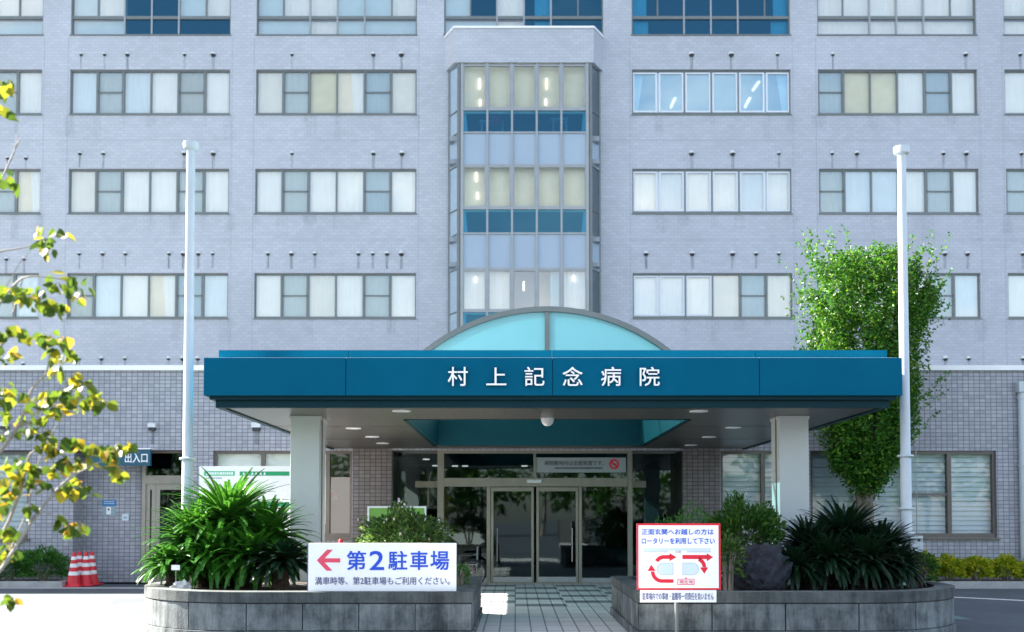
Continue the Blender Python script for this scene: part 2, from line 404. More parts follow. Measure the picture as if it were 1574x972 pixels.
def wall_holes(mb, x0, x1, z0, z1, y, holes, m, reveal=.2, mrev=None):
    xs = sorted({x0, x1, *[h[0] for h in holes], *[h[1] for h in holes]}); zs = sorted({z0, z1, *[h[2] for h in holes], *[h[3] for h in holes]})
    xs = [x for x in xs if x0 <= x <= x1]; zs = [z for z in zs if z0 <= z <= z1]
    for i in range(len(xs)-1):
        for j in range(len(zs)-1):
            cx, cz = (xs[i]+xs[i+1])/2, (zs[j]+zs[j+1])/2
            if any(h[0] < cx < h[1] and h[2] < cz < h[3] for h in holes): continue
            mb.face([(xs[i], y, zs[j]), (xs[i+1], y, zs[j]), (xs[i+1], y, zs[j+1]), (xs[i], y, zs[j+1])], m)
    for h in holes:
        a, b, c, d = h[:4]; r = h[4] if len(h) > 4 else reveal; mr = mrev or m
        mb.face([(a, y, c), (a, y, d), (a, y+r, d), (a, y+r, c)], mr); mb.face([(b, y, d), (b, y, c), (b, y+r, c), (b, y+r, d)], mr)
        mb.face([(a, y, d), (b, y, d), (b, y+r, d), (a, y+r, d)], mr); mb.face([(b, y, c), (a, y, c), (a, y+r, c), (b, y+r, c)], mr)
    return mb

def curtain(mb, x0, x1, y, z0, z1, m, amp=.008, wl=.21, x0b=None, x1b=None):
    n = max(6, int((x1-x0)/.035)); ph = random.random()*6; k = mb._m(m); b = len(mb.v)
    x0b = x0 if x0b is None else x0b; x1b = x1 if x1b is None else x1b
    for j in range(2):
        for i in range(n+1):
            t = i/n; xt = x0+(x1-x0)*t; xb = x0b+(x1b-x0b)*t
            yy = y+amp*math.sin(2*math.pi*(xt/wl)+ph+1.3*math.sin(xt*3+ph))
            mb.v.append((xb, yy, z0) if j == 0 else (xt, yy, z1))
    for i in range(n): mb.f.append([b+i, b+i+1, b+n+1+i+1, b+n+1+i]); mb.mi.append(k)
    return mb

# ------------------------------------------------------------------ the ground
DW, DT = 23.4, 36.4            # podium front, tower front
AX = .48                       # axis of entrance, canopy, path
ISL0, ISL1 = 12.75, 16.25      # planter islands, front and back
PATH0, PATH1 = -.53, 1.50
g = MB(); S = 400
g.face([(-S, -S, 0), (S, -S, 0), (S, S, 0), (-S, S, 0)], 'asphalt'); struct(g, 'ground')
pv = MB()
def paved(x0, x1, y0, y1, m):
    if x1 > x0 and y1 > y0: pv.face([(x0, y0, .004), (x1, y0, .004), (x1, y1, .004), (x0, y1, .004)], m)
YE = DW+.6
paved(PATH0, PATH1, 9.5, ISL1, 'paver'); xs_b = [-4.4, -3.52, -2.64, -1.76, -.88, 0, .88, 1.76, 2.64, 3.52, 4.4, 5.2]
band = {0: [(17.5, 18.0), (18.9, 19.4), (20.3, 20.8), (21.7, 22.3)], 1: [(18.2, 18.75), (19.6, 20.1), (21.0, 21.5), (22.5, 23.0)]}
for i in range(len(xs_b)-1):
    y = ISL1
    for a, b in band[(i+1) % 2]:
        paved(xs_b[i], xs_b[i+1], y, a, 'paver'); paved(xs_b[i], xs_b[i+1], a, b, 'paver_dark'); y = b
    paved(xs_b[i], xs_b[i+1], y, YE, 'paver')
struct(pv, 'path')
ln = MB()
def line(pts, w, z=.004):
    pts = [Vector(p) for p in pts]
    for a, b in zip(pts, pts[1:]):
        d = (b-a).normalized(); nrm = Vector((-d.y, d.x, 0))*w/2
        ln.face([a-nrm+Vector((0, 0, z)), b-nrm+Vector((0, 0, z)), b+nrm+Vector((0, 0, z)), a+nrm+Vector((0, 0, z))], 'road_paint')
line([H(-260, 945, 0), H(0, 934, 0), H(90, 929.5, 0), H(172, 926.5, 0)], .17)
line([H(1420, 916.5, 0), H(1500, 920, 0), H(1580, 924, 0), H(1900, 940, 0)], .17)
struct(ln, 'road_markings')

# ------------------------------------------------------------------ the hospital building
B = thing('hospital_building', (0, DW, 0), 'lavender tiled hospital block with rows of windows above a lower front wing', 'building')
COLS = [(-180, 62), (105, 352), (392, 640), (972, 1217), (1259, 1505), (1547, 1790)]
ROWS = [(107, 176), (259.5, 328.5), (420, 489.5)]
wins = []
XC = [(WX(a, DT, 300), WX(b, DT, 300)) for a, b in COLS]
for ri, (yt, yb) in enumerate(ROWS):
    for ci in range(6): wins.append((ri, ci, XC[ci][0], XC[ci][1], WZ(yb, DT), WZ(yt, DT)))
ztb, ztt = WZ(53.5, DT), WZ(53.5, DT)+2.45
BAYC = (WX(682, DT, 300), WX(928, DT, 300))
TOPC = [XC[0], XC[1], XC[2], BAYC, XC[3], XC[4], XC[5]]
bx0, bx1 = WX(688, DT, 300), WX(924, DT, 300)        # footprint of the glazed bay
zb_par0, zb_par1 = WZ(106, DT), WZ(56, DT)           # tiled parapet of the bay
holes = [(w[2], w[3], w[4], w[5]) for w in wins]+[(a, b, ztb, ztt) for a, b in TOPC]
ZTOP = 28.8  # blank upper floors out of view, height set for the shadow they throw
tw = MB()
bayhole = (bx0+.05, bx1-.05, 3.5, zb_par0-.05)
wall_holes(tw, -30, 30, 3.0, ZTOP, DT, holes+[bayhole], 'tower_tile', .2, 'tower_tile')
tw.face([(-30, DT, 3), (-30, DT+14, 3), (-30, DT+14, ZTOP), (-30, DT, ZTOP)], 'tower_tile')
tw.face([(30, DT, 3), (30, DT, ZTOP), (30, DT+14, ZTOP), (30, DT+14, 3)], 'tower_tile')
tw.face([(-30, DT+14, 0), (30, DT+14, 0), (30, DT+14, ZTOP), (-30, DT+14, ZTOP)], 'tower_tile')
tw.face([(-30, DT, ZTOP), (30, DT, ZTOP), (30, DT+14, ZTOP), (-30, DT+14, ZTOP)], 'roofing')
tw.build('tower_wall', B)
for x_ in [WX(e, DT, 300)+o_ for ci_, (a_, b_) in enumerate(COLS) for e, o_ in ((a_, -.07), (b_, .07))]:
    MB().box(x_-.008, x_+.008, DT-.003, DT+.002, 3.5, ztb-.1, 'wall_joint').build('wall_joint', B)
for yj in (216, 369):
    z_ = WZ(yj, DT)
    MB().box(-29, bx0-.15, DT-.0035, DT+.002, z_-.008, z_+.008, 'wall_joint').build('wall_joint', B); MB().box(bx1+.15, 29, DT-.0035, DT+.002, z_-.008, z_+.008, 'wall_joint').build('wall_joint', B)
# floors, ceilings and partition walls seen through the windows
rm = MB(); yi = DT+.21; yk = DT+4.2
zs_c = [WZ(yt, DT)+.12 for yt, yb in ROWS]; zs_f = [WZ(yb, DT)-.75 for yt, yb in ROWS]
for zc, zf in zip(zs_c, zs_f):
    rm.box(-29.5, bx0-.3, yi, yk, zc, zc+.1, 'room_wall'); rm.box(bx1+.3, 29.5, yi, yk, zc, zc+.1, 'room_wall')
    rm.box(-29.5, bx0-.3, yi, yk, zf-.1, zf, 'room_wall'); rm.box(bx1+.3, 29.5, yi, yk, zf-.1, zf, 'room_wall')
rm.box(-29.5, 29.5, yi, yk, ztb-.25, ztb-.15, 'room_wall'); rm.box(-29.5, 29.5, yi, yk, ztt+.02, ztt+.12, 'room_wall')
rm.box(-29.5, 29.5, yk, yk+.1, 3.2, ztt+.1, 'room_wall')
for px in (83, 372, 665, 950, 1238, 1526):
    x = WX(px, DT, 300); rm.box(x-.06, x+.06, yi, yk, 3.2, ztt+.1, 'room_wall')
rm.build('tower_rooms', B)

FR = .045
def tower_window(x0, x1, z0, z1, edges, code, top=False):
    """code per panel: C curtain, S insect screen, W cream board coloured as a lit room, D open dark room, F white sash + curtain, B white sash + bare room"""
    y = DT+.07
    fr = MB(); pn = MB(); subs = []
    m = 'frame_grey'
    fr.box(x0, x1, y, y+.08, z0, z0+.075, m); fr.box(x0, x1, y, y+.08, z1-.06, z1, m)
    fr.box(x0, x0+FR, y, y+.08, z0+.075, z1-.06, m); fr.box(x1-FR, x1, y, y+.08, z0+.075, z1-.06, m)
    fr.box(x0-.03, x1+.03, DT-.035, DT+.07, z0-.035, z0-.002, m)
    es = [x0+(x1-x0)*e for e in edges]
    for k_, e in enumerate(es[1:-1]):
        if k_ in (0, 4) and code[k_] in 'FB' and code[k_+1] in 'FB': continue
        fr.box(e-.028, e+.028, y-.005, y+.075, z0+.076, z1-.061, m)
    for k, c in enumerate(code):
        a, b = es[k], es[k+1]; zz0, zz1 = z0+.07, z1-.055; cu = MB(); sc = MB(); ws = MB(); bd_ = MB()
        pn.face([(a, y+.05, zz0), (b, y+.05, zz0), (b, y+.05, zz1), (a, y+.05, zz1)], 'sky_glass' if c == 'B' else 'office_glass' if c == 'W' else 'window_glass')
        if c in 'CS': curtain(cu, a, b, y+.115, zz0-.1, zz1+.05, random.choice(('curtain_white', 'curtain_white', 'curtain_white', 'curtain_warm', 'curtain_cool')))
        if c == 'W': bd_.box(a, b, y+.13, y+.14, zz0-.1, zz1+.05, 'lit_room_cream')
        if c == 'V':
            bd_.box(a, b, y+.13, y+.14, zz0-.1, zz1+.05, 'lit_room_cream'); h = (a+b)/2
            if k % 2: curtain(cu, h, b, y+.12, zz0-.1, zz1+.05, 'curtain_white', x0b=h+.1)
            else: curtain(cu, a, h, y+.12, zz0-.1, zz1+.05, 'curtain_white', x1b=h-.1)
        if c == 'S':
            sc.face([(a+.03, y+.02, zz0), (b-.03, y+.02, zz0), (b-.03, y+.02, zz1), (a+.03, y+.02, zz1)], 'screen_mesh')
            zm = z0+(z1-z0)*.51
            fr.box(a+.03, b-.03, y+.005, y+.045, zm-.022, zm+.022, m)
            fr.box(a+.028, a+.07, y+.005, y+.045, zz0+.006, zz1-.006, m); fr.box(b-.07, b-.028, y+.005, y+.045, zz0+.006, zz1-.006, m)
        if c in 'FB':
            w = .06
            ws.box(a+.03, b-.03, y+.008, y+.045, zz0+.03, zz0+.03+w, 'sash_white'); ws.box(a+.03, b-.03, y+.008, y+.045, zz1-w-.02, zz1-.02, 'sash_white')
            ws.box(a+.03, a+.03+w, y+.008, y+.045, zz0+.03+w, zz1-w-.02, 'sash_white'); ws.box(b-.03-w, b-.03, y+.008, y+.045, zz0+.03+w, zz1-w-.02, 'sash_white')
            if c == 'F': curtain(cu, a, b, y+.115, zz0-.1, zz1+.05, 'curtain_cool' if random.random() < .5 else 'curtain_white')
            if c == 'B' and k == 0: curtain(cu, a, a+.45, y+.22, zz0-.1, zz1+.05, 'curtain_white', x1b=a+.2)
            if c == 'B' and k == len(code)-1: curtain(cu, b-.45, b, y+.22, zz0-.1, zz1+.05, 'curtain_white', x0b=b-.2)
        subs += [(n_, q_) for n_, q_ in (('curtain', cu), ('insect_screen', sc), ('sash', ws), ('blind', bd_)) if q_.f]  # blind parts here are boards coloured like a warmly lit room
    for k in range(7):
        xs_ = x0+(x1-x0)*random.choice((0, .165, .332, .502, .672, .842, 1))+random.uniform(-.06, .06); wd_ = random.uniform(.05, .25); l_ = random.uniform(.2, .9)
        fr.face([(xs_-wd_, DT-.004, z0-.036-l_), (xs_+wd_, DT-.004, z0-.036-l_), (xs_+wd_, DT-.004, z0-.036), (xs_-wd_, DT-.004, z0-.036)], 'faint_streak')
    f = fr.build('window', B); pn.build('pane', f)
    for n_, q_ in subs: q_.build(n_, f)
    return f
E = [0, .165, .332, .502, .672, .842, 1]
codes = {(0, 0): 'CCCCSC', (0, 1): 'CSCCSC', (0, 2): 'CSWVSC', (0, 3): 'BBBBBB', (0, 4): 'SWWCSC', (0, 5): 'CCSCCC',
         (1, 0): 'CCCCSV', (1, 1): 'CSCCSC', (1, 2): 'CSCCSC', (1, 3): 'FFFFFF', (1, 4): 'SCCCSC', (1, 5): 'SCCCSC',
         (2, 0): 'CCCCSC', (2, 1): 'SCCVSC', (2, 2): 'CSCCSC', (2, 3): 'FFFCSC', (2, 4): 'SCCCSC', (2, 5): 'CCCCSC'}
for ri, ci, x0, x1, z0, z1 in wins: tower_window(x0, x1, z0, z1, E, codes[(ri, ci)])
# top storey: upper sashes over a fixed strip
zq = WZ(25.5, DT)
topc = [('CCCCCC', 'tttt'), ('tCDDtC', 'tDDD'), ('tCCttC', 'tCtt'), ('tDCVDD', 'tCVD'), ('VDDDDV', 'vDDv'), ('CCCCCC', 'CCCC'), ('CCCCCC', 'CCCC')]
ET, EB = [0, .165, .332, .502, .672, .842, 1], [0, .332, .502, .672, 1]
def top_window(x0, x1, up, lo):
    y = DT+.07; m = 'frame_grey'; fr = MB(); pn = MB(); subs = []; w = x1-x0
    fr.box(x0, x1, y, y+.08, ztb, ztb+.05, m); fr.box(x0, x1, y, y+.08, ztt-.06, ztt, m)
    fr.box(x0, x0+FR, y, y+.08, ztb+.05, ztt-.06, m); fr.box(x1-FR, x1, y, y+.08, ztb+.05, ztt-.06, m)
    fr.box(x0+FR, x1-FR, y, y+.08, zq-.06, zq+.05, m)
    for e in EB[1:-1]: fr.box(x0+w*e-.03, x0+w*e+.03, y-.012, y+.07, ztb+.052, ztt-.062, 'alu_grey')
    for e in (ET[1], ET[5]): fr.box(x0+w*e-.025, x0+w*e+.025, y-.004, y+.06, zq+.052, ztt-.063, m)
    fr.box(x0-.03, x1+.03, DT-.035, DT+.07, ztb-.035, ztb-.002, m)
    def fill(a, b, z0, z1, c, k):
        pn.face([(a, y+.05, z0), (b, y+.05, z0), (b, y+.05, z1), (a, y+.05, z1)], 'deep_glass' if c in 'DVv' else 'window_glass')
        cu = MB(); subs.append(cu)
        if c == 'C': curtain(cu, a, b, y+.22, z0, z1, 'curtain_white')
        if c == 't': cu.box(a, b, y+.2, y+.21, z0, z1, 'curtain_teal')
        if c in 'Vv':
            d = min(.62, (b-a)*.6)
            if k == 0: curtain(cu, a, a+d, y+.22, z0, z1, 'curtain_white')
            else: curtain(cu, b-d, b, y+.22, z0, z1, 'curtain_white')
    for k, c in enumerate(up): fill(x0+w*ET[k], x0+w*ET[k+1], zq+.05, ztt-.05, c, k)
    for k, c in enumerate(lo): fill(x0+w*EB[k], x0+w*EB[k+1], ztb+.05, zq-.06, c, k)
    f = fr.build('window', B); pn.build('pane', f)
    for cu in subs:
        if cu.f: cu.build('curtain', f)
for (a, b), (u, l) in zip(TOPC, topc): top_window(a, b, u, l)
# ceiling tubes in the lit ward
tl = MB()
def ceil_tube(pa, pb, z, w=.04):
    a, b = H(*pa, z), H(*pb, z)
    tl.face([(a.x-w, a.y, z), (a.x+w, a.y, z), (b.x+w, b.y, z), (b.x-w, b.y, z)], 'tube_light')
    tl.face([(a.x-w, a.y, z+.05), (b.x-w, b.y, z+.05), (b.x+w, b.y, z+.05), (a.x+w, a.y, z+.05)], 'tube_light')
zc0 = zs_c[0]-.06
ceil_tube((1167, 127), (1157, 141), zc0); ceil_tube((1153, 152), (1145, 167), zc0); ceil_tube((1038, 152), (1031, 167), zc0)
zc1 = zs_c[1]-.06
ceil_tube((1020, 272), (1014, 284), zc1, .05); ceil_tube((1149, 275), (1143, 287), zc1, .05)
tl.build('ceiling_lamp', B)

# vents with run-off streaks
def vent(px, py, D, r, streak=.45, boxy=False):
    p = W(px, py, D); mb = MB(); n, k = 10, 5
    if boxy:
        mb.box(p.x-r, p.x+r, D-r*1.2, D-.001, p.z-.1*r, p.z+r, 'vent_top'); mb.box(p.x-r*.82, p.x+r*.82, D-r*.95, D-.001, p.z-r*.9, p.z-.1*r, 'vent_dark')
    else:
        def q(a, b): return (p.x+r*math.cos(b)*math.cos(a), D-r*1.15*math.sin(a)*math.cos(b)-.002, p.z+r*math.sin(b))
        bs = [-1.2, -.7, -.12, .25, .7, 1.15, 1.55]
        for j in range(len(bs)-1):
            for i in range(n):
                a0, a1 = math.pi*i/n, math.pi*(i+1)/n
                sk = 1 if bs[j] >= -.13 else .86
                def qq(a, b): x, yy, z = q(a, b); return (p.x+(x-p.x)*sk, D+(yy-D)*sk, z)
                mb.face([qq(a0, bs[j]), qq(a1, bs[j]), qq(a1, bs[j+1]), qq(a0, bs[j+1])], 'vent_top' if bs[j] >= -.13 else 'vent_dark')
    if streak:
        mb.face([(p.x-r*.5, D-.004, p.z-r-streak), (p.x+r*.5, D-.004, p.z-r-streak), (p.x+r*.5, D-.004, p.z-r*.8), (p.x-r*.5, D-.004, p.z-r*.8)], 'streak')
    mb.build('vent_hood', B)
sm, bg_ = .072, .105
VA = [(125, 84, sm), (161, 84, sm), (196, 84, .09), (284, 84, sm), (328, 84, bg_), (449, 84, sm), (574, 84, .09), (617, 84, bg_), (1063, 84, bg_), (1124, 84, bg_), (1195, 84, sm), (1280, 84, sm), (1484, 84, .09), (1568, 84, .08)]
VB = [(12, 243, sm), (40, 243, .08), (123, 236, .08), (159, 236, .08), (283, 236, .09), (328, 236, bg_), (449, 236, sm), (574, 236, .09), (618, 236, bg_), (1063, 236, bg_), (1126, 236, bg_), (1197, 236, sm), (1279, 236, sm), (1317, 236, .09), (1450, 236, .08), (1485, 236, .095), (1570, 236, .08)]
VC = [(10, 398, .08), (37, 398, .08), (122, 390, .08), (158, 390, .09), (193, 390, .08), (260, 390, .08), (282, 390, bg_), (305, 390, .09), (327, 390, sm),
      (412, 390, .08), (448, 390, .095), (484, 390, .08), (551, 390, .085), (573, 390, .08), (595, 390, .095), (617, 390, bg_),
      (993, 390, .1), (1064, 390, .1), (1126, 390, bg_), (1162, 390, .085), (1197, 390, .075), (1282, 390, .08), (1318, 390, .09), (1452, 390, .095), (1487, 390, .095), (1572, 390, .09)]
VD = [(9, 559, .08), (36, 559, .08), (122, 551, .07), (156, 551, .085), (192, 551, .075), (259, 551, .075), (281, 551, bg_), (304, 551, .09), (1453, 551, .1), (1489, 551, .085), (1572, 551, .085)]
for px, py, r in VA+VB+VC+VD: vent(px, py, DT, r)

# the glazed bay in the middle
def bay():
    yF = DT-.68; ch = .34
    fx0, fx1 = WX(698, yF, 300), WX(913, yF, 300)
    par = MB(); pts = [(bx0-.08, DT-.001), (fx0, yF-.05), (fx1, yF-.05), (bx1+.08, DT-.001)]
    z0p, z1p = WZ(97, yF), WZ(45, yF)
    par.slab(pts, z0p, z1p, 'tower_tile'); pa = par.build('bay_parapet', B)
    cp = MB(); q = [(bx0-.13, DT-.001), (fx0-.02, yF-.10), (fx1+.02, yF-.10), (bx1+.13, DT-.001)]
    cp.slab(q, z1p+.002, z1p+.07, 'ledge_metal'); cp.build('coping', pa)
    gx = [WX(p, yF, 300) for p in (710, 749, 787, 825, 863, 903)]
    zz0 = 3.6; zt = z0p-.03
    rows = [(zt, WZ(169, yF), 'W'), (WZ(169, yF), WZ(204, yF), 'D'), (WZ(204, yF), WZ(254, yF), 'P'),
            (WZ(254, yF), WZ(321, yF), 'W'), (WZ(321, yF), WZ(359, yF), 'D'), (WZ(359, yF), WZ(413, yF), 'P'),
            (WZ(413, yF), WZ(479, yF), 'C'), (WZ(479, yF), WZ(518, yF), 'D'), (WZ(518, yF), zz0, 'P')]
    fr = MB(); pn = MB(); sp = MB(); cu = MB(); m = 'alu_grey'
    for x in gx[1:-1]: fr.box(x-.035, x+.035, yF-.05, yF+.08, zz0, zt, m)
    for x, s in ((gx[0], -1), (gx[-1], 1)):
        fr.box(x-.05, x+.05, yF-.05, yF+.08, zz0, zt, m)
    side_parts = []
    for s, xf, xb in ((-1, gx[0]-.12, bx0+.06), (1, gx[-1]+.12, bx1-.06)):
        fr.tube([(xf, yF+.02, zz0), (xf, yF+.02, zt)], .07, 'frame_grey', 4); fr.tube([(xb, DT-.06, zz0), (xb, DT-.06, zt)], .05, 'frame_grey', 4)
        sds, sdp = MB(), MB(); side_parts.append((sds, sdp))
        for a, b, c in rows:
            tgt = sds if c == 'P' else sdp
            tgt.face([(xf, yF+.03, b), (xb, DT-.06, b), (xb, DT-.06, a), (xf, yF+.03, a)], 'spandrel' if c == 'P' else 'blue_glass')
            fr.tube([(xf, yF+.02, b), (xb, DT-.06, b)], .03, 'frame_grey', 4)
    for a, b, c in rows:
        fr.box(gx[0], gx[-1], yF-.02, yF+.06, b-.03, b+.03, m)
        for i in range(5):
            x0, x1 = gx[i]+.03, gx[i+1]-.03
            if c == 'P': sp.box(x0, x1, yF+.02, yF+.05, b+.03, a-.03, 'spandrel'); continue
            pn.face([(x0, yF+.03, b), (x1, yF+.03, b), (x1, yF+.03, a), (x0, yF+.03, a)], 'office_glass' if c == 'W' else 'window_glass' if c == 'C' else 'deep_glass')
            if c in 'WC':
                w = .055
                fr.box(x0, x0+w, yF-.012, yF+.025, b+.03, a-.03, m); fr.box(x1-w, x1, yF-.012, yF+.025, b+.03, a-.03, m)
                fr.box(x0+w, x1-w, yF-.012, yF+.025, a-.03-w, a-.03, m); fr.box(x0+w, x1-w, yF-.012, yF+.025, b+.03, b+.03+w, m)
            if c == 'W': cu.box(x0-.03, x1+.03, yF+.30, yF+.31, b-.02, a+.02, 'lit_room_cream')  # cream board in place of the lit ceiling, its light put into the colour
            if c == 'C':
                if i in (0, 1, 4): curtain(cu, x0, x1, yF+.3, b-.05, a, 'curtain_white')
                elif i == 3: curtain(cu, x0+.45, x1, yF+.3, b-.05, a, 'curtain_teal'); cu.box(x0, x1, yF+1.05, yF+1.06, b, a+.6, 'lit_room_cream')
                else: cu.box(x0, x1, yF+1.05, yF+1.06, b, a+.6, 'room_wall')
    rb = MB(); 
    for a, b, c in rows:
        if c == 'P': rb.box(bx0+.1, bx1-.1, yF+.12, DT+4, a-.25, a-.08, 'room_wall'); rb.box(bx0+.1, bx1-.1, yF+.12, DT+4, b+.1, b+.25, 'room_wall')
        if c == 'D': curtain(cu, gx[0]+.03, gx[0]+.12, yF+.3, b, a, 'curtain_white', x1b=gx[0]+.2); curtain(cu, gx[-1]-.12, gx[-1]-.03, yF+.3, b, a, 'curtain_white', x0b=gx[-1]-.2)
    rb.box(bx0+.1, bx1-.1, DT+3.9, DT+4, zz0, zt, 'room_wall')
    b = fr.build('bay_window', B); pn.build('pane', b); sp.build('spandrel_panel', b); [(q1.build('spandrel_panel', b), q2.build('pane', b)) for q1, q2 in side_parts]; cu.build('curtain', b); rb.build('bay_room', b)
    lt = MB()
    for (x, y, l) in ((737, 129, 16), (738, 158, 10), (840, 129, 16), (839, 157, 10), (732, 272, 14), (734, 301, 10), (805, 440, 14), (731, 430, 8), (882, 428, 9)):
        p, q_ = W(x-1.5, y+l/2, yF+.24), W(x+1.5, y-l/2, yF+.24); lt.box(p.x, q_.x, yF+.22, yF+.26, p.z, q_.z, 'tube_light')
    lt.build('tube_lamp', b)
    fu = MB()          # tables and a chair seen against the dark room
    p, q_ = W(737, 187, yF+1.6), W(775, 189, yF+1.6); fu.box(p.x, q_.x, yF+1.5, yF+1.9, q_.z, p.z, 'sash_white')
    p, q_ = W(845, 183, yF+1.6), W(873, 185, yF+1.6); fu.box(p.x, q_.x, yF+1.5, yF+1.9, q_.z, p.z, 'sash_white')
    for x in (739, 771, 849, 869): p, q_ = W(x, 185, yF+1.6), W(x+3, 203, yF+1.6); fu.box(p.x, q_.x, yF+1.55, yF+1.62, q_.z, p.z, 'sash_white')
    p, q_ = W(754, 175, yF+1.4), W(771, 193, yF+1.4); fu.box(p.x, q_.x, yF+1.38, yF+1.43, q_.z, p.z, 'sign_coral')
    fu.build('day_room_furniture', b)
bay()

# --- lower front wing (podium)
ZC_ = 3.04; ZP = WZ(566, DW); ZL0, ZL1 = WZ(570, DW), WZ(562.5, DW)
def PX(px): return WX(px, DW, 760)
ztw, zbw = WZ(693, DW), WZ(827, DW)
REC = (PX(113), PX(281), 0.0, WZ(692, DW), .6)                   # recess of the side entrance
LW0 = (PX(-190), PX(44), WZ(828, DW), ztw, .18)
LW = (PX(327), PX(541), zbw, ztw, .18)
ENT = (PX(602), PX(1050), 0.0, 3.0, .9)
RW1 = (PX(1108), PX(1240), zbw, ztw, .18); RW2 = (PX(1246), PX(1532), zbw, ztw, .18)
pd = MB(); wall_holes(pd, -26, 26, 0, ZL0, DW, [REC, LW0, LW, ENT, RW1, RW2], 'podium_tile', .18)
pd.face([(-26, DW, 0), (-26, DW, ZL0), (-26, DT, ZL0), (-26, DT, 0)], 'podium_tile'); pd.face([(26, DW, ZL0), (26, DW, 0), (26, DT, 0), (26, DT, ZL0)], 'podium_tile')
yr = DW+.6                                                         # back wall of the side-entrance recess, left of the doors
xd = PX(208)
pd.face([(REC[0], yr, 0), (xd-.02, yr, 0), (xd-.02, yr, REC[3]), (REC[0], yr, REC[3])], 'podium_tile')
pd.box(-25.9, REC[0]-.02, DW-.006, DW+.002, ztw-.012, ztw+.014, 'vent_dark')
pd.build('podium_wall', B)
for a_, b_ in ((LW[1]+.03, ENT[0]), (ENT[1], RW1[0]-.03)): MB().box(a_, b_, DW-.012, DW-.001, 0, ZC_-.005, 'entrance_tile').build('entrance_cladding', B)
lg = MB(); lg.box(-26.1, 26.1, DW-.09, DW+.35, ZL0, ZL1, 'ledge_metal'); lg.build('podium_coping', B)
rf = MB(); rf.face([(-26, DW+.3, ZL0-.25), (26, DW+.3, ZL0-.25), (26, DT, ZL0-.25), (-26, DT, ZL0-.25)], 'roofing'); rf.build('podium_roof', B)
pr = MB()
pr.box(-25.8, REC[0]-.1, DW+3, DW+3.1, 0, 3.3, 'room_wall'); pr.box(REC[1]+.15, ENT[0]-.25, DW+3, DW+3.1, 0, 3.3, 'room_wall'); pr.box(ENT[1]+.25, 25.8, DW+3, DW+3.1, 0, 3.3, 'room_wall')
pr.box(-25.8, REC[0]-.1, DW+.19, DW+3, 3.25, 3.3, 'room_wall'); pr.box(REC[1]+.15, ENT[0]-.25, DW+.19, DW+3, 3.25, 3.3, 'room_wall'); pr.box(ENT[1]+.25, 25.8, DW+.19, DW+3, 3.25, 3.3, 'room_wall')
pr.build('podium_rooms', B)
def podium_window(h, edges, fills, bar=None):
    x0, x1, z0, z1 = h[:4]; y = DW+.06; m = 'bronze'; fr = MB(); pn = MB(); bl = MB()
    fr.box(x0, x1, y, y+.1, z0, z0+.1, m); fr.box(x0, x1, y, y+.1, z1-.07, z1, m); fr.box(x0, x0+.06, y, y+.1, z0+.1, z1-.07, m); fr.box(x1-.06, x1, y, y+.1, z0+.1, z1-.07, m)
    fr.box(x0-.05, x1+.05, DW-.05, DW+.06, z0-.05, z0-.003, m)
    es = [x0]+[PX(e) for e in edges]+[x1]
    for e in es[1:-1]: fr.box(e-.045, e+.045, y-.01, y+.09, z0+.101, z1-.071, m)
    for k, c in enumerate(fills):
        a, b = es[k], es[k+1]
        pn.face([(a, y+.06, z0+.05), (b, y+.06, z0+.05), (b, y+.06, z1-.05), (a, y+.06, z1-.05)], 'office_glass')
        if c == 'b':
            n = int((z1-z0)/.11)
            for i in range(n):
                z = z0+.06+i*.11+random.uniform(-.006, .006)
                bl.face([(a+.02, y+.17, z), (b-.02, y+.17, z), (b-.02, y+.225, z+.108), (a+.02, y+.225, z+.108)], 'blind_slat')
        if c == 'c': curtain(bl, a, b, y+.2, z0, z1, 'curtain_white')
        if c == 'r': bl.box(a, b, y+.2, y+.21, z0+.3 if k else z0, z1, 'curtain_white')
        if bar and k in bar: zm = z0+(z1-z0)*.5; fr.box(a+.04, b-.04, y+.01, y+.055, zm-.025, zm+.025, m)
    f = fr.build('window', B); pn.build('pane', f)
    if bl.f: bl.build('blind', f)
podium_window(LW0, [-60], 'bb'); podium_window(LW, [403, 470, 503], 'rrro'); podium_window(RW1, [1174], 'bb'); podium_window(RW2, [1322, 1392, 1461], 'bbbb', bar=(2,))
for px, py, r, bx in ((235, 657, .085, True), (395, 657, .1, True), (8, 655, .09, True), (1230, 660, .09, True)): vent(px, py, DW, r, .3, bx)
# fitting on the back of the office seen through the left window
fx = MB(); p, q_ = W(504, 757, DW+.9), W(520, 764, DW+.9); fx.box(p.x, q_.x, DW+.88, DW+.92, q_.z, p.z, 'cone_red')
p, q_ = W(503, 762, DW+.8), W(519, 768, DW+.8)
fx.box(p.x, q_.x, DW+.78, DW+.82, q_.z, p.z, 'door_alu'); fx.build('office_shelf', B)
# downpipe
dp = MB(); x = PX(1569); dp.tube([(x, DW-.09, .1), (x, DW-.09, WZ(592, DW))], .07, 'pole_white', 14)
for yy in (612, 716, 800): z = WZ(yy, DW); dp.lathe([(.085, -.03), (.085, .03)], (x, DW-.09, z), 'pole_white', 14); dp.box(x-.02, x+.02, DW-.05, DW, z-.02, z+.02, 'pole_white')
dp.box(x-.09, x+.09, DW-.2, DW-.001, WZ(604, DW), WZ(588, DW), 'pole_white'); dp.build('downpipe', B, True)
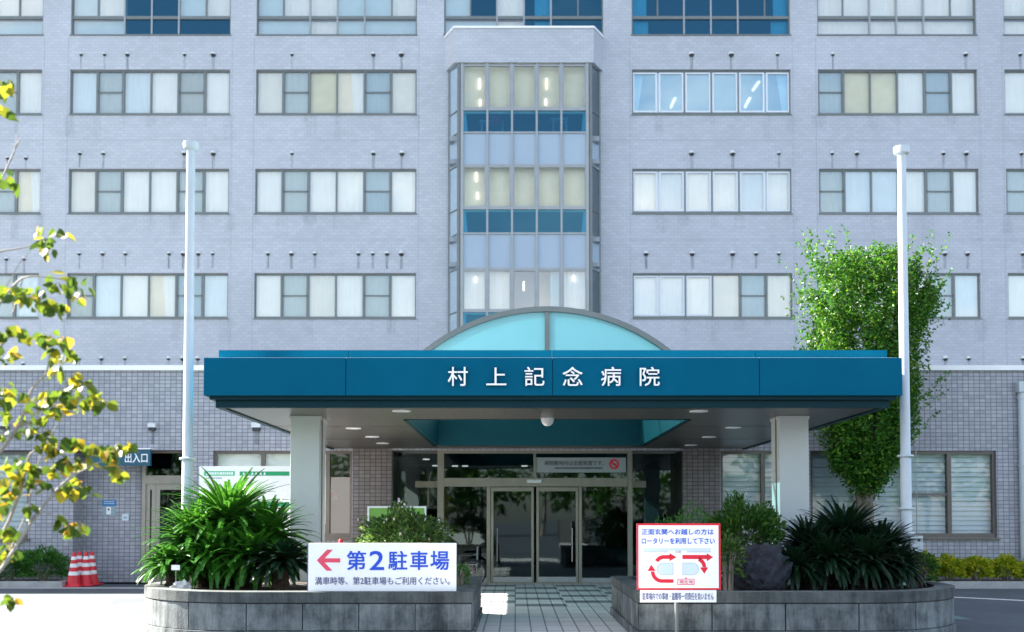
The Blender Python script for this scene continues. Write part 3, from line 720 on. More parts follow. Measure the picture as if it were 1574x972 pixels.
# side entrance doors
sd = MB(); y = DW+.42; m = 'door_alu'
x0, x1 = PX(208), REC[1]-.003; zt = REC[3]-.003
sd.box(x0, x0+.08, y, y+.16, 0, zt, m); sd.box(x1-.06, x1, y, y+.16, 0, zt, m); sd.box(x0+.08, x1-.06, y, y+.16, WZ(743, DW), WZ(730, DW), m)
sd.box(x0+.08, x1-.06, y, y+.16, zt-.04, zt, m); sd.box(x0+.08, x1-.06, y, y+.16, 0, .06, m)
xm = PX(229)
o = sd.build('side_entrance_frame', B)
def door_leaf(xa, xb, name):
    d = MB(); z0, z1 = .065, WZ(743, DW)-.005; w = .09
    d.box(xa, xa+w, y+.03, y+.09, z0, z1, m); d.box(xb-w, xb, y+.03, y+.09, z0, z1, m); d.box(xa+w, xb-w, y+.03, y+.09, z1-.13, z1, m); d.box(xa+w, xb-w, y+.03, y+.09, z0, z0+.16, m)
    dd = d.build(name, o); p = MB(); p.face([(xa+w, y+.06, z0+.1), (xb-w, y+.06, z0+.1), (xb-w, y+.06, z1-.1), (xa+w, y+.06, z1-.1)], 'entry_glass'); p.build('pane', o)
door_leaf(x0+.082, xm-.003, 'side_leaf'); door_leaf(xm+.003, x1-.062, 'door_leaf')
tp = MB(); tp.face([(x0+.08, y+.07, WZ(730, DW)), (x1-.06, y+.07, WZ(730, DW)), (x1-.06, y+.07, zt), (x0+.08, y+.07, zt)], 'entry_glass'); tp.build('pane', o)
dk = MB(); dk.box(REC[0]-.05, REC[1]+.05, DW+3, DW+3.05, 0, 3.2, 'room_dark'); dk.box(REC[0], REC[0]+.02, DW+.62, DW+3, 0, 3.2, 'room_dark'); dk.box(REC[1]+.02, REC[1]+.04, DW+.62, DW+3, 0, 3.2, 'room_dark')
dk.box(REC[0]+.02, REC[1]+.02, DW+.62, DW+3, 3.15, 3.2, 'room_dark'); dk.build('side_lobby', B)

# --- main entrance
en = MB(); ya = DW+.05; yb = DW+.9
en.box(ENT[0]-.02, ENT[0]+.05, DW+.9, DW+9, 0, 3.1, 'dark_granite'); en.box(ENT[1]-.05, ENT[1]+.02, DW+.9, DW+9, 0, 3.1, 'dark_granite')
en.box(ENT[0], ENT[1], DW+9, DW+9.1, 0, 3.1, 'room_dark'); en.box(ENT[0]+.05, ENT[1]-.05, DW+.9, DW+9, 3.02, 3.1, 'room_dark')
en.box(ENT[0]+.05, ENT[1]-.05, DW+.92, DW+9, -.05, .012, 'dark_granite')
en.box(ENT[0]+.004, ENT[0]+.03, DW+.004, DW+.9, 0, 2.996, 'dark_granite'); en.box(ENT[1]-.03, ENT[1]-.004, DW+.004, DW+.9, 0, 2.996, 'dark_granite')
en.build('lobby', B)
fr = MB(); m = 'entry_alu'
def vbar(px0, px1, pyt, pyb, y0, y1, mat=m): fr.box(PX(px0), PX(px1), y0, y1, WZ(pyb, DW) if pyb else .0, WZ(pyt, DW), mat)
for a, b in ((672, 682), (965, 972.5)): vbar(a, b, 690, None, ya, ya+.14)
vbar(682.3, 964.7, 690, 697, ya, ya+.12); vbar(633, 671.7, 738, 748, yb-.1, yb); vbar(973, 1000, 738, 748, yb-.1, yb)
vbar(682.3, 964.7, 735, 748, ya-.02, ya+.16)
for a, b in ((748, 753.5), (890, 894.5)): vbar(a, b, 748.3, None, ya+.02, ya+.12)
vbar(820, 824, 697.3, 734.7, ya+.02, ya+.1)
fr.box(PX(682.3), PX(964.7), ya, ya+.15, 0, .03, m)
vbar(612, 1046, 690, 694, yb-.09, yb-.02)
f = fr.build('entrance_frame', B)
for a, b in ((754.5, 820.5), (824.5, 889)):
    d = MB(); x0, x1 = PX(a), PX(b); z0, z1 = .035, WZ(749, DW)
    d.box(x0, x0+.055, ya+.03, ya+.08, z0, z1, m); d.box(x1-.055, x1, ya+.03, ya+.08, z0, z1, m); d.box(x0+.055, x1-.055, ya+.03, ya+.08, z0, z0+.12, 'alu_grey'); d.box(x0+.055, x1-.055, ya+.03, ya+.08, z1-.09, z1, m)
    dd = d.build('sliding_door', B); p = MB(); p.face([(x0+.05, ya+.055, z0+.1), (x1-.05, ya+.055, z0+.1), (x1-.05, ya+.055, z1-.05), (x0+.05, ya+.055, z1-.05)], 'entry_glass'); p.build('pane', dd)
    h = MB(); xh = x1-.14 if a > 800 else x0+.14
    h.tube([(xh, ya-.01, .5), (xh, ya-.01, 1.25)], .014, 'chrome', 8); h.build('handle', dd)
pn = MB()
for a, b in ((682, 749), (894, 966)):
    pn.face([(PX(a), ya+.06, .03), (PX(b), ya+.06, .03), (PX(b), ya+.06, WZ(748, DW)), (PX(a), ya+.06, WZ(748, DW))], 'entry_glass')
    fr2 = MB(); fr2.box(PX(a)+.01, PX(b)-.01, ya+.035, ya+.09, .031, .13, 'alu_grey'); fr2.build('bottom_rail', f)
pn.face([(PX(682), ya+.06, WZ(735, DW)), (PX(966), ya+.06, WZ(735, DW)), (PX(966), ya+.06, WZ(697, DW)), (PX(682), ya+.06, WZ(697, DW))], 'entry_glass')
for a, b in ((606, 672), (973, 1046)): pn.face([(PX(a), yb-.05, .03), (PX(b), yb-.05, .03), (PX(b), yb-.05, 2.98), (PX(a), yb-.05, 2.98)], 'entry_glass')
pn.build('pane', f)
sn = MB(); p = W(821, 740, ya-.05); sn.box(p.x-.16, p.x+.16, ya-.06, ya-.021, p.z-.035, p.z+.035, 'vent_top'); sn.build('door_sensor', f)
ll = MB()
for px, py in ((655, 705), (669, 715), (725, 726), (805, 722), (886, 724), (700, 716)):
    q_ = H(px, py, 3.012); ll.lathe([(.09, -.02), (.09, 0)], (q_.x, min(q_.y, DW+7), 3.0), 'small_light', 14)
ll.build('lobby_lamp', B)

# ------------------------------------------------------------------ the canopy over the drive
CF = 14.3
CX0, CX1 = WX(313, CF, 580), WX(1387, CF, 580); ZC = 3.04
zf0, zf1 = WZ(608, CF), WZ(550, CF)
CY1 = DW-.01
K = thing('entrance_canopy', (AX, CF, 0), 'wide blue flat canopy over the hospital entrance with white raised lettering', 'canopy')
jx = [CX0, WX(531.5, CF, 580), WX(849.5, CF, 580), WX(1167.5, CF, 580), CX1]
for i in range(4):
    a = jx[i]+(.004 if i else 0); b = jx[i+1]-(.004 if i < 3 else 0)
    MB().box(a, b, CF, CF+.06, zf0, zf1, 'canopy_blue').build('fascia_panel', K, bevel=.004)
sf = MB()
sf.box(CX0, CX0+.06, CF+.062, CY1, zf0, zf1, 'canopy_blue'); sf.box(CX1-.06, CX1, CF+.062, CY1, zf0, zf1, 'canopy_blue'); sf.build('side_fascia', K)
bk = MB(); bk.box(CX0+.06, CX1-.06, CF+.062, CF+.1, zf0, zf1-.01, 'ink_dark'); bk.build('fascia_backing', K)
sx0, sx1 = WX(336, CF+.22, 545), WX(1364, CF+.22, 545)
st = MB(); zs0, zs1 = zf1+.001, WZ(538.5, CF+.22)
js = [sx0]+[x for x in jx[1:4]]+[sx1]
for i in range(4): st.box(js[i]+.003, js[i+1]-.003, CF+.22, CF+.3, zs0, zs1, 'canopy_blue')
st.box(sx0, sx0+.06, CF+.3, CY1, zs0, zs1, 'canopy_blue'); st.box(sx1-.06, sx1, CF+.3, CY1, zs0, zs1, 'canopy_blue')
st.box(CX0+.07, CX1-.07, CF+.015, CF+.22, zf1-.006, zf1+.004, 'ledge_metal')
st.build('parapet_step', K)
lp = MB()
def ringlip(x0, x1, y0, z0, z1, m):
    lp.box(x0, x1, y0, y0+.09, z0, z1, m); lp.box(x0, x0+.09, y0+.09, CY1, z0, z1, m); lp.box(x1-.09, x1, y0+.09, CY1, z0, z1, m)
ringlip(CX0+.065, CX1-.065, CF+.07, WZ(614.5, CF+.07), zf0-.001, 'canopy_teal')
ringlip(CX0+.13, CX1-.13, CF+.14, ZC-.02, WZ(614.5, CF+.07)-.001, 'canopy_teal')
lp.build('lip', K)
WX0, WX1, WY0, WY1 = AX-2.15, AX+2.2, H(800, 645, ZC).y, 22.3
ZR = zf1-.06
ce = MB()
def cquad(x0, x1, y0, y1): ce.face([(x0, y0, ZC), (x0, y1, ZC), (x1, y1, ZC), (x1, y0, ZC)], 'ceiling_strip')
ix0, ix1 = CX0+.2, CX1-.2
cquad(ix0, ix1, CF+.22, WY0); cquad(ix0, ix1, WY1, CY1); cquad(ix0, WX0, WY0, WY1); cquad(WX1, ix1, WY0, WY1)
for yj in (17.6, 20.5):
    for a, b in ((ix0, WX0-.05), (WX1+.05, ix1)): ce.box(a, b, yj-.008, yj+.008, ZC-.003, ZC+.004, 'ink_dark')
ce.build('ceiling', K)
ro = MB()
def rquad(x0, x1, y0, y1): ro.face([(x0, y0, ZR), (x1, y0, ZR), (x1, y1, ZR), (x0, y1, ZR)], 'roofing')
rx0, rx1 = CX0+.06, CX1-.06
rquad(rx0, rx1, CF+.1, WY0); rquad(rx0, rx1, WY1, CY1); rquad(rx0, WX0, WY0, WY1); rquad(WX1, rx1, WY0, WY1); ro.build('roof', K)
we = MB(); m = 'well_teal'; t = .03
we.box(WX0-t, WX0, WY0, WY1, ZC-.012, ZR+.02, m); we.box(WX1, WX1+t, WY0, WY1, ZC-.012, ZR+.02, m); we.box(WX0-t, WX1+t, WY0-t, WY0-.001, ZC-.012, ZR+.02, m); we.box(WX0-t, WX1+t, WY1+.001, WY1+t, ZC-.012, ZR+.02, m)
we.box(WX0-t-.06, WX0-t, WY0-t, WY1+t, ZC-.02, ZC+.02, 'canopy_teal'); we.box(WX1+t, WX1+t+.06, WY0-t, WY1+t, ZC-.02, ZC+.02, 'canopy_teal')
we.build('skylight_well', K)
# barrel skylight
VY0, VY1 = 15.3, 22.5; VX = WX(841, VY0, 500); zap = WZ(472, VY0)
hw = (WX(1030, VY0, 538)-WX(652, VY0, 538))/2; rise = zap-WZ(538, VY0); RR = (hw*hw+rise*rise)/(2*rise); zc_ = zap-RR
amax = math.acos((ZR-zc_)/RR); N = 28
arc = [(VX+RR*math.sin(-amax+2*amax*i/N), zc_+RR*math.cos(-amax+2*amax*i/N)) for i in range(N+1)]
def arc_s(r): return [(VX+r*math.sin(-amax+2*amax*i/N), max(ZR, zc_+r*math.cos(-amax+2*amax*i/N))) for i in range(N+1)]
sk = MB(); ai, ao = arc_s(RR-.075), arc_s(RR)
for yy0, yy1 in ((VY0-.05, VY0+.06), (VY0+2.35, VY0+2.42), (VY0+4.75, VY0+4.82), (VY1-.05, VY1+.03)):
    for i in range(N): sk.prism([ai[i], ai[i+1], ao[i+1], ao[i]], yy0, yy1, 'frame_grey')
sk.box(VX-.035, VX+.035, VY0-.03, VY0+.05, ZR, zap-.08, 'frame_grey')
sk.box(arc[0][0]-.02, arc[0][0]+.08, VY0+.07, VY1, ZR, ZR+.09, 'frame_grey'); sk.box(arc[-1][0]-.08, arc[-1][0]+.02, VY0+.07, VY1, ZR, ZR+.09, 'frame_grey')
sko = sk.build('skylight', K)
am = arc_s(RR-.06)
for yy in (VY0+.012, VY1-.02): MB().face([(x, yy, z) for x, z in am], 'skylight_gable').build('gable_glass', sko)
vg = MB(); ag = arc_s(RR-.02)
for i in range(N): vg.face([(ag[i][0], VY0+.06, ag[i][1]), (ag[i+1][0], VY0+.06, ag[i+1][1]), (ag[i+1][0], VY1-.05, ag[i+1][1]), (ag[i][0], VY1-.05, ag[i][1])], 'skylight_roof')
vg.build('roof_glass', sko, True)
# columns
for a, b, s in ((446, 491, 1), (1198, 1243.5, -1)):
    D0 = 15.8; x0, x1 = WX(a, D0, 700), WX(b, D0, 700)
    cm = MB(); cm.box(x0, x1, D0, D0+.5, 0, ZC-.002, 'column_panel'); co = cm.build('column', K, bevel=.012)
    t2 = MB(); xx = x1 if s > 0 else x0
    t2.box(xx-.003 if s > 0 else xx-.018, xx+.018 if s > 0 else xx+.003, D0+.16, D0+.18, 0, ZC-.004, 'frame_grey')
    t2.box(x0-.012, x1+.012, D0-.012, D0+.512, ZC-.05, ZC-.003, 'column_panel'); t2.build('joint_strip', co)
for px, py in ((617, 632.5), (543, 659), (572, 672), (588, 682), (1074, 633), (1127, 658), (1090, 672.5), (1062, 685)):
    q_ = H(px, py, ZC-.01); d = MB(); yq = min(q_.y, CY1-.3)
    d.lathe([(.135, -.012), (.135, -.001)], (q_.x, yq, ZC), 'ledge_metal', 20); dl = d.build('downlight', K, True)
    d = MB(); d.lathe([(.10, -.016), (.10, -.0125)], (q_.x, yq, ZC), 'sash_white', 20); d.build('lamp_lens', dl)
q_ = H(841, 645, ZC); d = MB(); d.lathe([(.005, -.125), (.05, -.115), (.085, -.08), (.10, -.04), (.105, -.015), (.105, 0)], (q_.x, q_.y-.2, ZC), 'vent_top', 20); d.build('dome_camera', K, True)
# raised letters
gl = MB(); Zl = WZ(579.5, CF)
for ch, px in zip('村上記念病院', (704, 763, 821.5, 880, 939, 998)):
    lettering(gl, ch, WX(px, CF, 580), CF-.012, Zl, .262 if ch != '上' else .245, 'letter_white', width=.275, depth=.035, bold=.012)
gl.build('lettering', K)

# ------------------------------------------------------------------ planters
def stadium(xi, xo, y0, y1, inset=0.0, n=18):
    """plan of an island: straight at xi (path side), rounded at xo"""
    s = 1 if xo > xi else -1; r = (y1-y0)/2; xc = xo-s*r; yc = (y0+y1)/2; rr = r-inset
    pts = [(xi+s*inset, y0+inset)]
    for i in range(n+1):
        a = -math.pi/2+math.pi*i/n; pts.append((xc+s*rr*math.cos(a), yc+rr*math.sin(a)))
    pts.append((xi+s*inset, y1-inset))
    return pts if s > 0 else pts[::-1]
HP = .585
def planter(xi, xo, label):
    s = 1 if xo > xi else -1
    P = thing('planter', ((xi+xo)/2, (ISL0+ISL1)/2, 0), label, 'planter', 'concrete planters flanking the path')
    def ring(mb, i0, i1, z0, z1, m):
        a, b = stadium(xi, xo, ISL0, ISL1, i0, 28), stadium(xi, xo, ISL0, ISL1, i1, 28); n = len(a)
        for i in range(n):
            j = (i+1) % n
            mb.face([(*a[i], z0), (*a[j], z0), (*a[j], z1), (*a[i], z1)], m); mb.face([(*b[j], z0), (*b[i], z0), (*b[i], z1), (*b[j], z1)], m)
            mb.face([(*a[i], z1), (*a[j], z1), (*b[j], z1), (*b[i], z1)], m); mb.face([(*a[j], z0), (*a[i], z0), (*b[i], z0), (*b[j], z0)], m)
    w = MB(); ring(w, -.025, .2, 0, .105, 'planter_panel'); w.build('plinth', P)
    w = MB(); ring(w, .03, .2, .105, HP-.13, 'ink_dark'); w.build('core_wall', P)
    # facing slabs with open joints
    a = stadium(xi, xo, ISL0, ISL1, 0, 28); b = stadium(xi, xo, ISL0, ISL1, .05, 28); n = len(a)
    def seg(p, q, r_, s_, k):
        mb = MB(); mb.slab([p, q, r_, s_], .115, HP-.145, 'planter_panel'); mb.build('facing_slab', P, bevel=.006)
    for i in range(n):
        j = (i+1) % n; p, q = Vector(a[i]), Vector(a[j]); r_, s_ = Vector(b[j]), Vector(b[i]); L = (q-p).length
        k = max(1, round(L/.78))
        if L < .4:          # curved end: a slab takes four short facets
            if i % 4 != 1: continue
            ids = [(i+d) % n for d in range(5)]
            out = [a[d] for d in ids]; inn = [b[d] for d in reversed(ids)]
            o0 = Vector(out[0]); out[0] = tuple(o0+(Vector(out[1])-o0)*.04); o1 = Vector(out[-1]); out[-1] = tuple(o1+(Vector(out[-2])-o1)*.04)
            if any((Vector(a[ids[d]])-Vector(a[ids[d+1]])).length > .4 for d in range(4)): continue
            MB().slab(out+inn, .115, HP-.145, 'planter_panel').build('facing_slab', P)
            continue
        for u in range(k):
            t0, t1 = (u+.008)/k, (u+1-.008)/k
            seg(p.lerp(q, t0), p.lerp(q, t1), s_.lerp(r_, t1), s_.lerp(r_, t0), k)
    w = MB(); ring(w, -.012, .24, HP-.13, HP, 'planter_cap'); w.build('cap', P, bevel=.012)
    w = MB(); ins = stadium(xi, xo, ISL0, ISL1, .2, 28); w.face([(*p, HP-.06) for p in ins], 'soil'); w.build('soil', P)
    return P
XL, XR = WX(235, 14.5, 900), WX(1450, 14.5, 900)
planter(PATH0, XL, 'weathered concrete planter left of the path, holding the bright green cycads')
planter(PATH1, XR, 'weathered concrete planter right of the path, with a dark rock and shaded cycads')

# ------------------------------------------------------------------ plants
def leaf_mesh(pts, dirs, size, m, mb, wid=.5, fold=.0, up_bias=.3, jit=.35):
    """one folded diamond leaf per point"""
    n = len(pts); k = mb._m(m)
    d = dirs+rng.normal(0, jit, (n, 3)); d /= np.linalg.norm(d, axis=1)[:, None]
    u = rng.normal(0, 1, (n, 3)); u[:, 2] += up_bias
    sd = np.cross(d, u); sd /= np.linalg.norm(sd, axis=1)[:, None]+1e-9
    nn = np.cross(sd, d); L = (size*rng.uniform(.65, 1.25, n))[:, None]
    a = pts; c = pts+d*L; mid = pts+d*L*.45-nn*L*fold; b0 = mid+sd*L*wid*.5; b1 = mid-sd*L*wid*.5
    base = len(mb.v)
    arr = np.stack([a, b0, c, b1], 1).reshape(-1, 3)
    mb.v += arr.tolist()
    mb.f += [[base+4*i, base+4*i+1, base+4*i+2, base+4*i+3] for i in range(n)]; mb.mi += [k]*n
def dome_pts(n, c, r, low=-.25, shell=.45, ex=.74):
    d = rng.normal(0, 1, (n*2, 3)); d /= np.linalg.norm(d, axis=1)[:, None]; d = d[d[:, 2] > low][:n]
    t = 1-shell*rng.random(len(d))**1.6
    d = np.sign(d)*np.abs(d)**ex
    lump = 1+.10*np.sin(d[:, 0]*7+c[0]*3)+.09*np.sin(d[:, 1]*8+c[1])+.08*np.sin(d[:, 2]*9+d[:, 0]*5)
    return np.array(c)+d*np.array(r)*(t*lump)[:, None], d
def shrub(name, c, r, m, n, size, label, group=None, wid=.5, flowers=0, base=None, cat='shrub', extra=None, ex=.74):
    z0 = base if base is not None else c[2]-r[2]
    T = thing(name, (c[0], c[1], z0), label, cat, group)
    stm = MB()
    for i in range(6):
        a = i*1.05+c[0]; stm.tube([(c[0]+.04*math.cos(a), c[1]+.04*math.sin(a), z0-.02), (c[0]+r[0]*.35*math.cos(a), c[1]+r[1]*.35*math.sin(a), c[2]), (c[0]+r[0]*.6*math.cos(a), c[1]+r[1]*.6*math.sin(a), c[2]+r[2]*.5)], [.02, .012, .005], 'bark', 6)
    stm.build('stem', T)
    lf = MB(); p, d = dome_pts(n, c, r, ex=ex); leaf_mesh(p, d, size, m, lf, wid, .12)
    if extra: extra(lf)
    lf.build('foliage', T)
    if flowers:
        fl = MB(); p, d = dome_pts(flowers, c, (r[0]*1.04, r[1]*1.04, r[2]*1.04), 0, .02, ex); 
        for q in range(4): leaf_mesh(p, d, .035, 'petal', fl, .8)
        fl.build('flower', T)
    return T
def frond(mb, c, az, el, L, m, droop=.5, nl=42, wl=.16, wd=.014):
    k = mb._m(m); c = Vector(c); h = Vector((math.cos(az), math.sin(az), 0)); pts = []
    ns_ = 14; p = c.copy(); e = el; step = L/ns_
    for i in range(ns_+1):
        pts.append(p.copy()); p = p+(h*math.cos(e)+Vector((0, 0, 1))*math.sin(e))*step; e -= droop/ns_*(0.5+1.2*i/ns_)
    mb.tube(pts, [.011*(1-.75*i/ns_) for i in range(ns_+1)], m, 4, False)
    side = Vector((-h.y, h.x, 0))
    for i in range(nl):
        t = .12+.88*i/nl; f = t*ns_; j = min(int(f), ns_-1); q = pts[j].lerp(pts[j+1], f-j); d = (pts[j+1]-pts[j]).normalized(); n_ = side.cross(d)*-1
        if n_.z < 0: n_ = -n_
        ll_ = wl*min(1, (t)*5)*(1-.75*max(0, t-.45)/.55)*random.uniform(.9, 1.1)
        for sg in (1, -1):
            dd = (d*(.55+.5*t)+side*sg*1.0+n_*(.45-.3*t)).normalized(); w = d*wd
            tip = q+dd*ll_-Vector((0, 0, 1))*ll_*.12; mid = q+dd*ll_*.5
            b = len(mb.v); mb.v += [tuple(q-w*.6), tuple(mid-w), tuple(tip), tuple(mid+w), tuple(q+w*.6)]; mb.f.append([b, b+1, b+2, b+3, b+4]); mb.mi.append(k)
def cycad(heads, m, label, group, els=(-.15, 1.5), droop=.85, wl=.12, nl=50, trunk=.15, wd=.010):
    """a clump: every head (pixel x, y, depth, frond length, fronds) sits on its own short stem"""
    cs = [W(h[0], h[1], h[2]) for h in heads]; T = thing('cycad', (cs[0].x, cs[0].y, HP-.06), label, 'cycad', group)
    tr = MB(); fr = MB(); ga_ = 2.39996; z0 = HP-.08
    for q_, (c, h) in enumerate(zip(cs, heads)):
        t_ = trunk*(1 if q_ == 0 else .7); hh = max(.05, c.z-z0); b0 = cs[0]+(c-cs[0])*.6
        prof = [(t_*(1.05+.12*(i % 2)), hh*i/10) for i in range(11)]+[(t_*.5, hh+.05)]
        tr.tube([(b0.x+(c.x-b0.x)*i/11, b0.y+(c.y-b0.y)*i/11, z0+z) for i, (r, z) in enumerate(prof)], [r for r, z in prof], 'cycad_trunk', 12)
        n, L = h[4], h[3]
        for i in range(n):
            t = i/n; el = els[1]+(els[0]-els[1])*t**.8+random.uniform(-.1, .1); az = i*ga_+random.uniform(-.2, .2)+q_
            frond(fr, c+Vector((math.cos(az)*t_*.5, math.sin(az)*t_*.5, .02)), az, el, L*random.uniform(.82, 1.1)*(0.74+.26*t**.3), m, droop*random.uniform(.8, 1.25), nl, wl, wd)
    tr.build('trunk', T); fr.build('fronds', T); return T
GC = 'cycads in the planters'
cycad([(352, 806, 14.7, 1.0, 210), (298, 834, 14.5, .80, 130), (412, 828, 14.5, .76, 130), (330, 854, 14.2, .70, 100), (388, 858, 14.15, .68, 100)], 'cycad_leaf', 'largest bright green cycad, arching in front of the white and green board', GC, (-.6, 1.5), .85, wl=.085, wd=.0075, nl=60)
cycad([(268, 872, 14.1, .52, 90)], 'cycad_leaf', 'low cycad spilling over the rounded left end of the left planter', GC, (-.1, 1.1), .9, wl=.10, nl=40, trunk=.1)
cycad([(432, 868, 13.9, .52, 110)], 'cycad_shaded', 'low cycad coloured dark for shade between the big bright cycad and the parking sign', GC, (-.2, 1.3), .9, wl=.10, nl=40, trunk=.1)
cycad([(1298, 830, 14.7, .74, 260), (1244, 846, 14.5, .64, 190), (1354, 848, 14.5, .62, 190), (1272, 862, 14.1, .56, 150), (1328, 864, 14.1, .56, 150), (1222, 872, 14.0, .44, 110), (1378, 872, 14.2, .44, 110)], 'cycad_shaded', 'wide domed cycad coloured dark for shade in the right planter, in front of the tree trunk', GC, (-.75, 1.5), .75, wl=.062, nl=52, wd=.007)
def wshrub(name, px0, px1, pyt, pyb, D, m, n, size, label, group=None, **kw):
    a, b = W(px0, pyb, D), W(px1, pyt, D); cx = (a.x+b.x)/2; rz = (b.z-a.z)*.56
    return shrub(name, (cx, D, b.z-rz), ((b.x-a.x)/2, min((b.x-a.x)/2, kw.pop('ry', .5)), rz), m, n, size, label, group, **kw)
wshrub('flowering_shrub', 556, 682, 785, 884, 13.75, 'azalea_leaf', 4200, .062, 'rounded pale flowering shrub behind the parking sign', flowers=46, base=HP-.06, wid=.55, ex=.95)
wshrub('clipped_shrub', 1012, 1128, 783, 915, 15.2, 'hedge_leaf', 3400, .045, 'dark clipped shrub behind the rotary direction sign', base=HP-.06)
wshrub('leafy_shrub', 1090, 1196, 772, 915, 14.6, 'shrub_leaf', 4600, .075, 'leafy green shrub between the rotary sign and the dark rock', base=HP-.06)
wshrub('leafy_shrub', 1098, 1140, 825, 905, 13.6, 'azalea_leaf', 700, .06, 'small light green shrub at the right edge of the rotary sign', base=HP-.06)
wshrub('low_shrub', 1388, 1438, 852, 908, 14.6, 'shrub_leaf', 1300, .05, 'low green shrub at the rounded right end of the right planter', base=HP-.06, ry=.35)
wshrub('low_shrub', 690, 722, 868, 906, 14.2, 'hedge_leaf', 500, .04, 'low dark shrub at the path corner of the left planter', base=HP-.06, ry=.2)
# spiky yucca above the leafy shrub
p = W(1135, 782, 14.9); T = thing('yucca', (p.x, p.y, HP-.06), 'dark spiky yucca rising above the leafy shrub', 'yucca')
tr = MB(); tr.tube([(p.x, p.y, HP-.08), (p.x+.01, p.y, p.z)], [.05, .04], 'bark', 8); tr.build('trunk', T)
yl = MB(); k = yl._m('cycad_shaded')
for i in range(70):
    az, el = i*2.4, 1.35-1.7*(i/70); d = Vector((math.cos(az)*math.cos(el), math.sin(az)*math.cos(el), math.sin(el))); s_ = d.orthogonal().normalized() if abs(d.z) > .95 else d.cross(Vector((0, 0, 1))).normalized()
    c0 = p; L = random.uniform(.26, .36); b = len(yl.v); tip = c0+d*L-Vector((0, 0, .05))
    yl.v += [tuple(c0-s_*.008), tuple(c0+d*L*.5-s_*.014), tuple(tip), tuple(c0+d*L*.5+s_*.014), tuple(c0+s_*.008)]; yl.f.append([b+j for j in range(5)]); yl.mi.append(k)
yl.build('leaves', T)
# rock
def rock(px0, px1, pyt, pyb, D, name, label, m, seed, z0, cat='rock', ry=None):
    import mathutils
    a, b = W(px0, pyb, D), W(px1, pyt, D); cx = (a.x+b.x)/2; rx = (b.x-a.x)/2; hz = b.z-z0
    import bmesh
    bm = bmesh.new(); bmesh.ops.create_icosphere(bm, subdivisions=4, radius=1)
    for v in bm.verts:
        n1 = mathutils.noise.noise(v.co*1.3+Vector((seed, 0, 0))); n2 = mathutils.noise.noise(v.co*3.4+Vector((0, seed, 0))); n3 = mathutils.noise.noise(v.co*8)
        r = 1+.36*n1+.34*abs(n2)+.11*abs(n3)
        v.co = Vector((v.co.x*rx*r, v.co.y*(ry or rx*.9)*r, max(-.02, (v.co.z*.62+.42)*hz*r)))
    me = bpy.data.meshes.new(name); bm.to_mesh(me); bm.free(); me.materials.append(MATS[m])
    o = bpy.data.objects.new(name, me); C.objects.link(o); o.location = (cx, D, z0); return tag(o, label, cat)
rock(1130, 1206, 842, 905, 13.9, 'rock', 'dark blue grey craggy rock in the right planter', 'rock', 2.0, HP-.06)
rock(264, 290, 896, 906, 13.6, 'stone', 'small pale stone on the soil of the left planter', 'pebble', 5.0, HP-.06, 'stone', .08)
p = W(270, 873, 13.55); T = thing('plant_label', (p.x, p.y, HP-.06), 'small white tag on a stake under the low left cycad', 'plant tag')
MB().box(p.x-.055, p.x+.055, p.y-.004, p.y+.004, p.z-.03, p.z+.035, 'sign_white').build('plate', T); MB().tube([(p.x, p.y+.008, HP-.08), (p.x, p.y+.008, p.z)], .006, 'chrome', 6).build('stake', T)

# beds against the building
kb = MB(); KY = 22.2
def bed(x0, x1, y0=KY):
    kb.box(x0, x1, y0, y0+.15, 0, .13, 'kerb_stone'); kb.box(x0, x0+.15, y0+.15, DW-.002, 0, .13, 'kerb_stone'); kb.box(x1-.15, x1, y0+.15, DW-.002, 0, .13, 'kerb_stone')
    kb.box(x0+.15, x1-.15, y0+.15, DW-.002, 0, .10, 'soil')
bed(-26, WX(95, KY, 900), KY); bed(7.0, 26, KY)
struct(kb, 'kerb')
gt = MB(); gt.box(-26, CX0-.4, KY-.34, KY-.02, -.02, .008, 'kerb_stone'); gt.box(CX1+.2, 26, KY-.34, KY-.02, -.02, .008, 'kerb_stone'); struct(gt, 'gutter')
GH = 'bushes in the bed by the side entrance'
for i, (a, b, t, lab) in enumerate(((-70, -10, 850, 'dark green bush at the far left of the bed'), (-14, 42, 849, 'dark green bush under the left office window, second from the cones'), (36, 98, 846, 'dark green bush nearest to the red traffic cones'))):
    wshrub('bush', a, b, t, 899, 22.75, 'hedge_leaf', 2300, .075, lab, GH, base=.1, ry=.38)
GY = 'golden bushes in the bed on the right'
for a, b, t, lab in ((1394, 1440, 851, 'golden green bush nearest to the right planter and flagpole'), (1437, 1480, 858, 'golden bush second from the flagpole, under the blind window'), (1478, 1524, 859, 'golden bush under the right edge of the blind window'), (1524, 1568, 858, 'golden bush just left of the white downpipe'), (1566, 1610, 862, 'golden bush at the right edge below the white downpipe')):
    wshrub('golden_bush', a, b, t, 897, 22.7, 'golden_leaf', 1700, .085, lab, GY, base=.1, ry=.36, ex=.95)

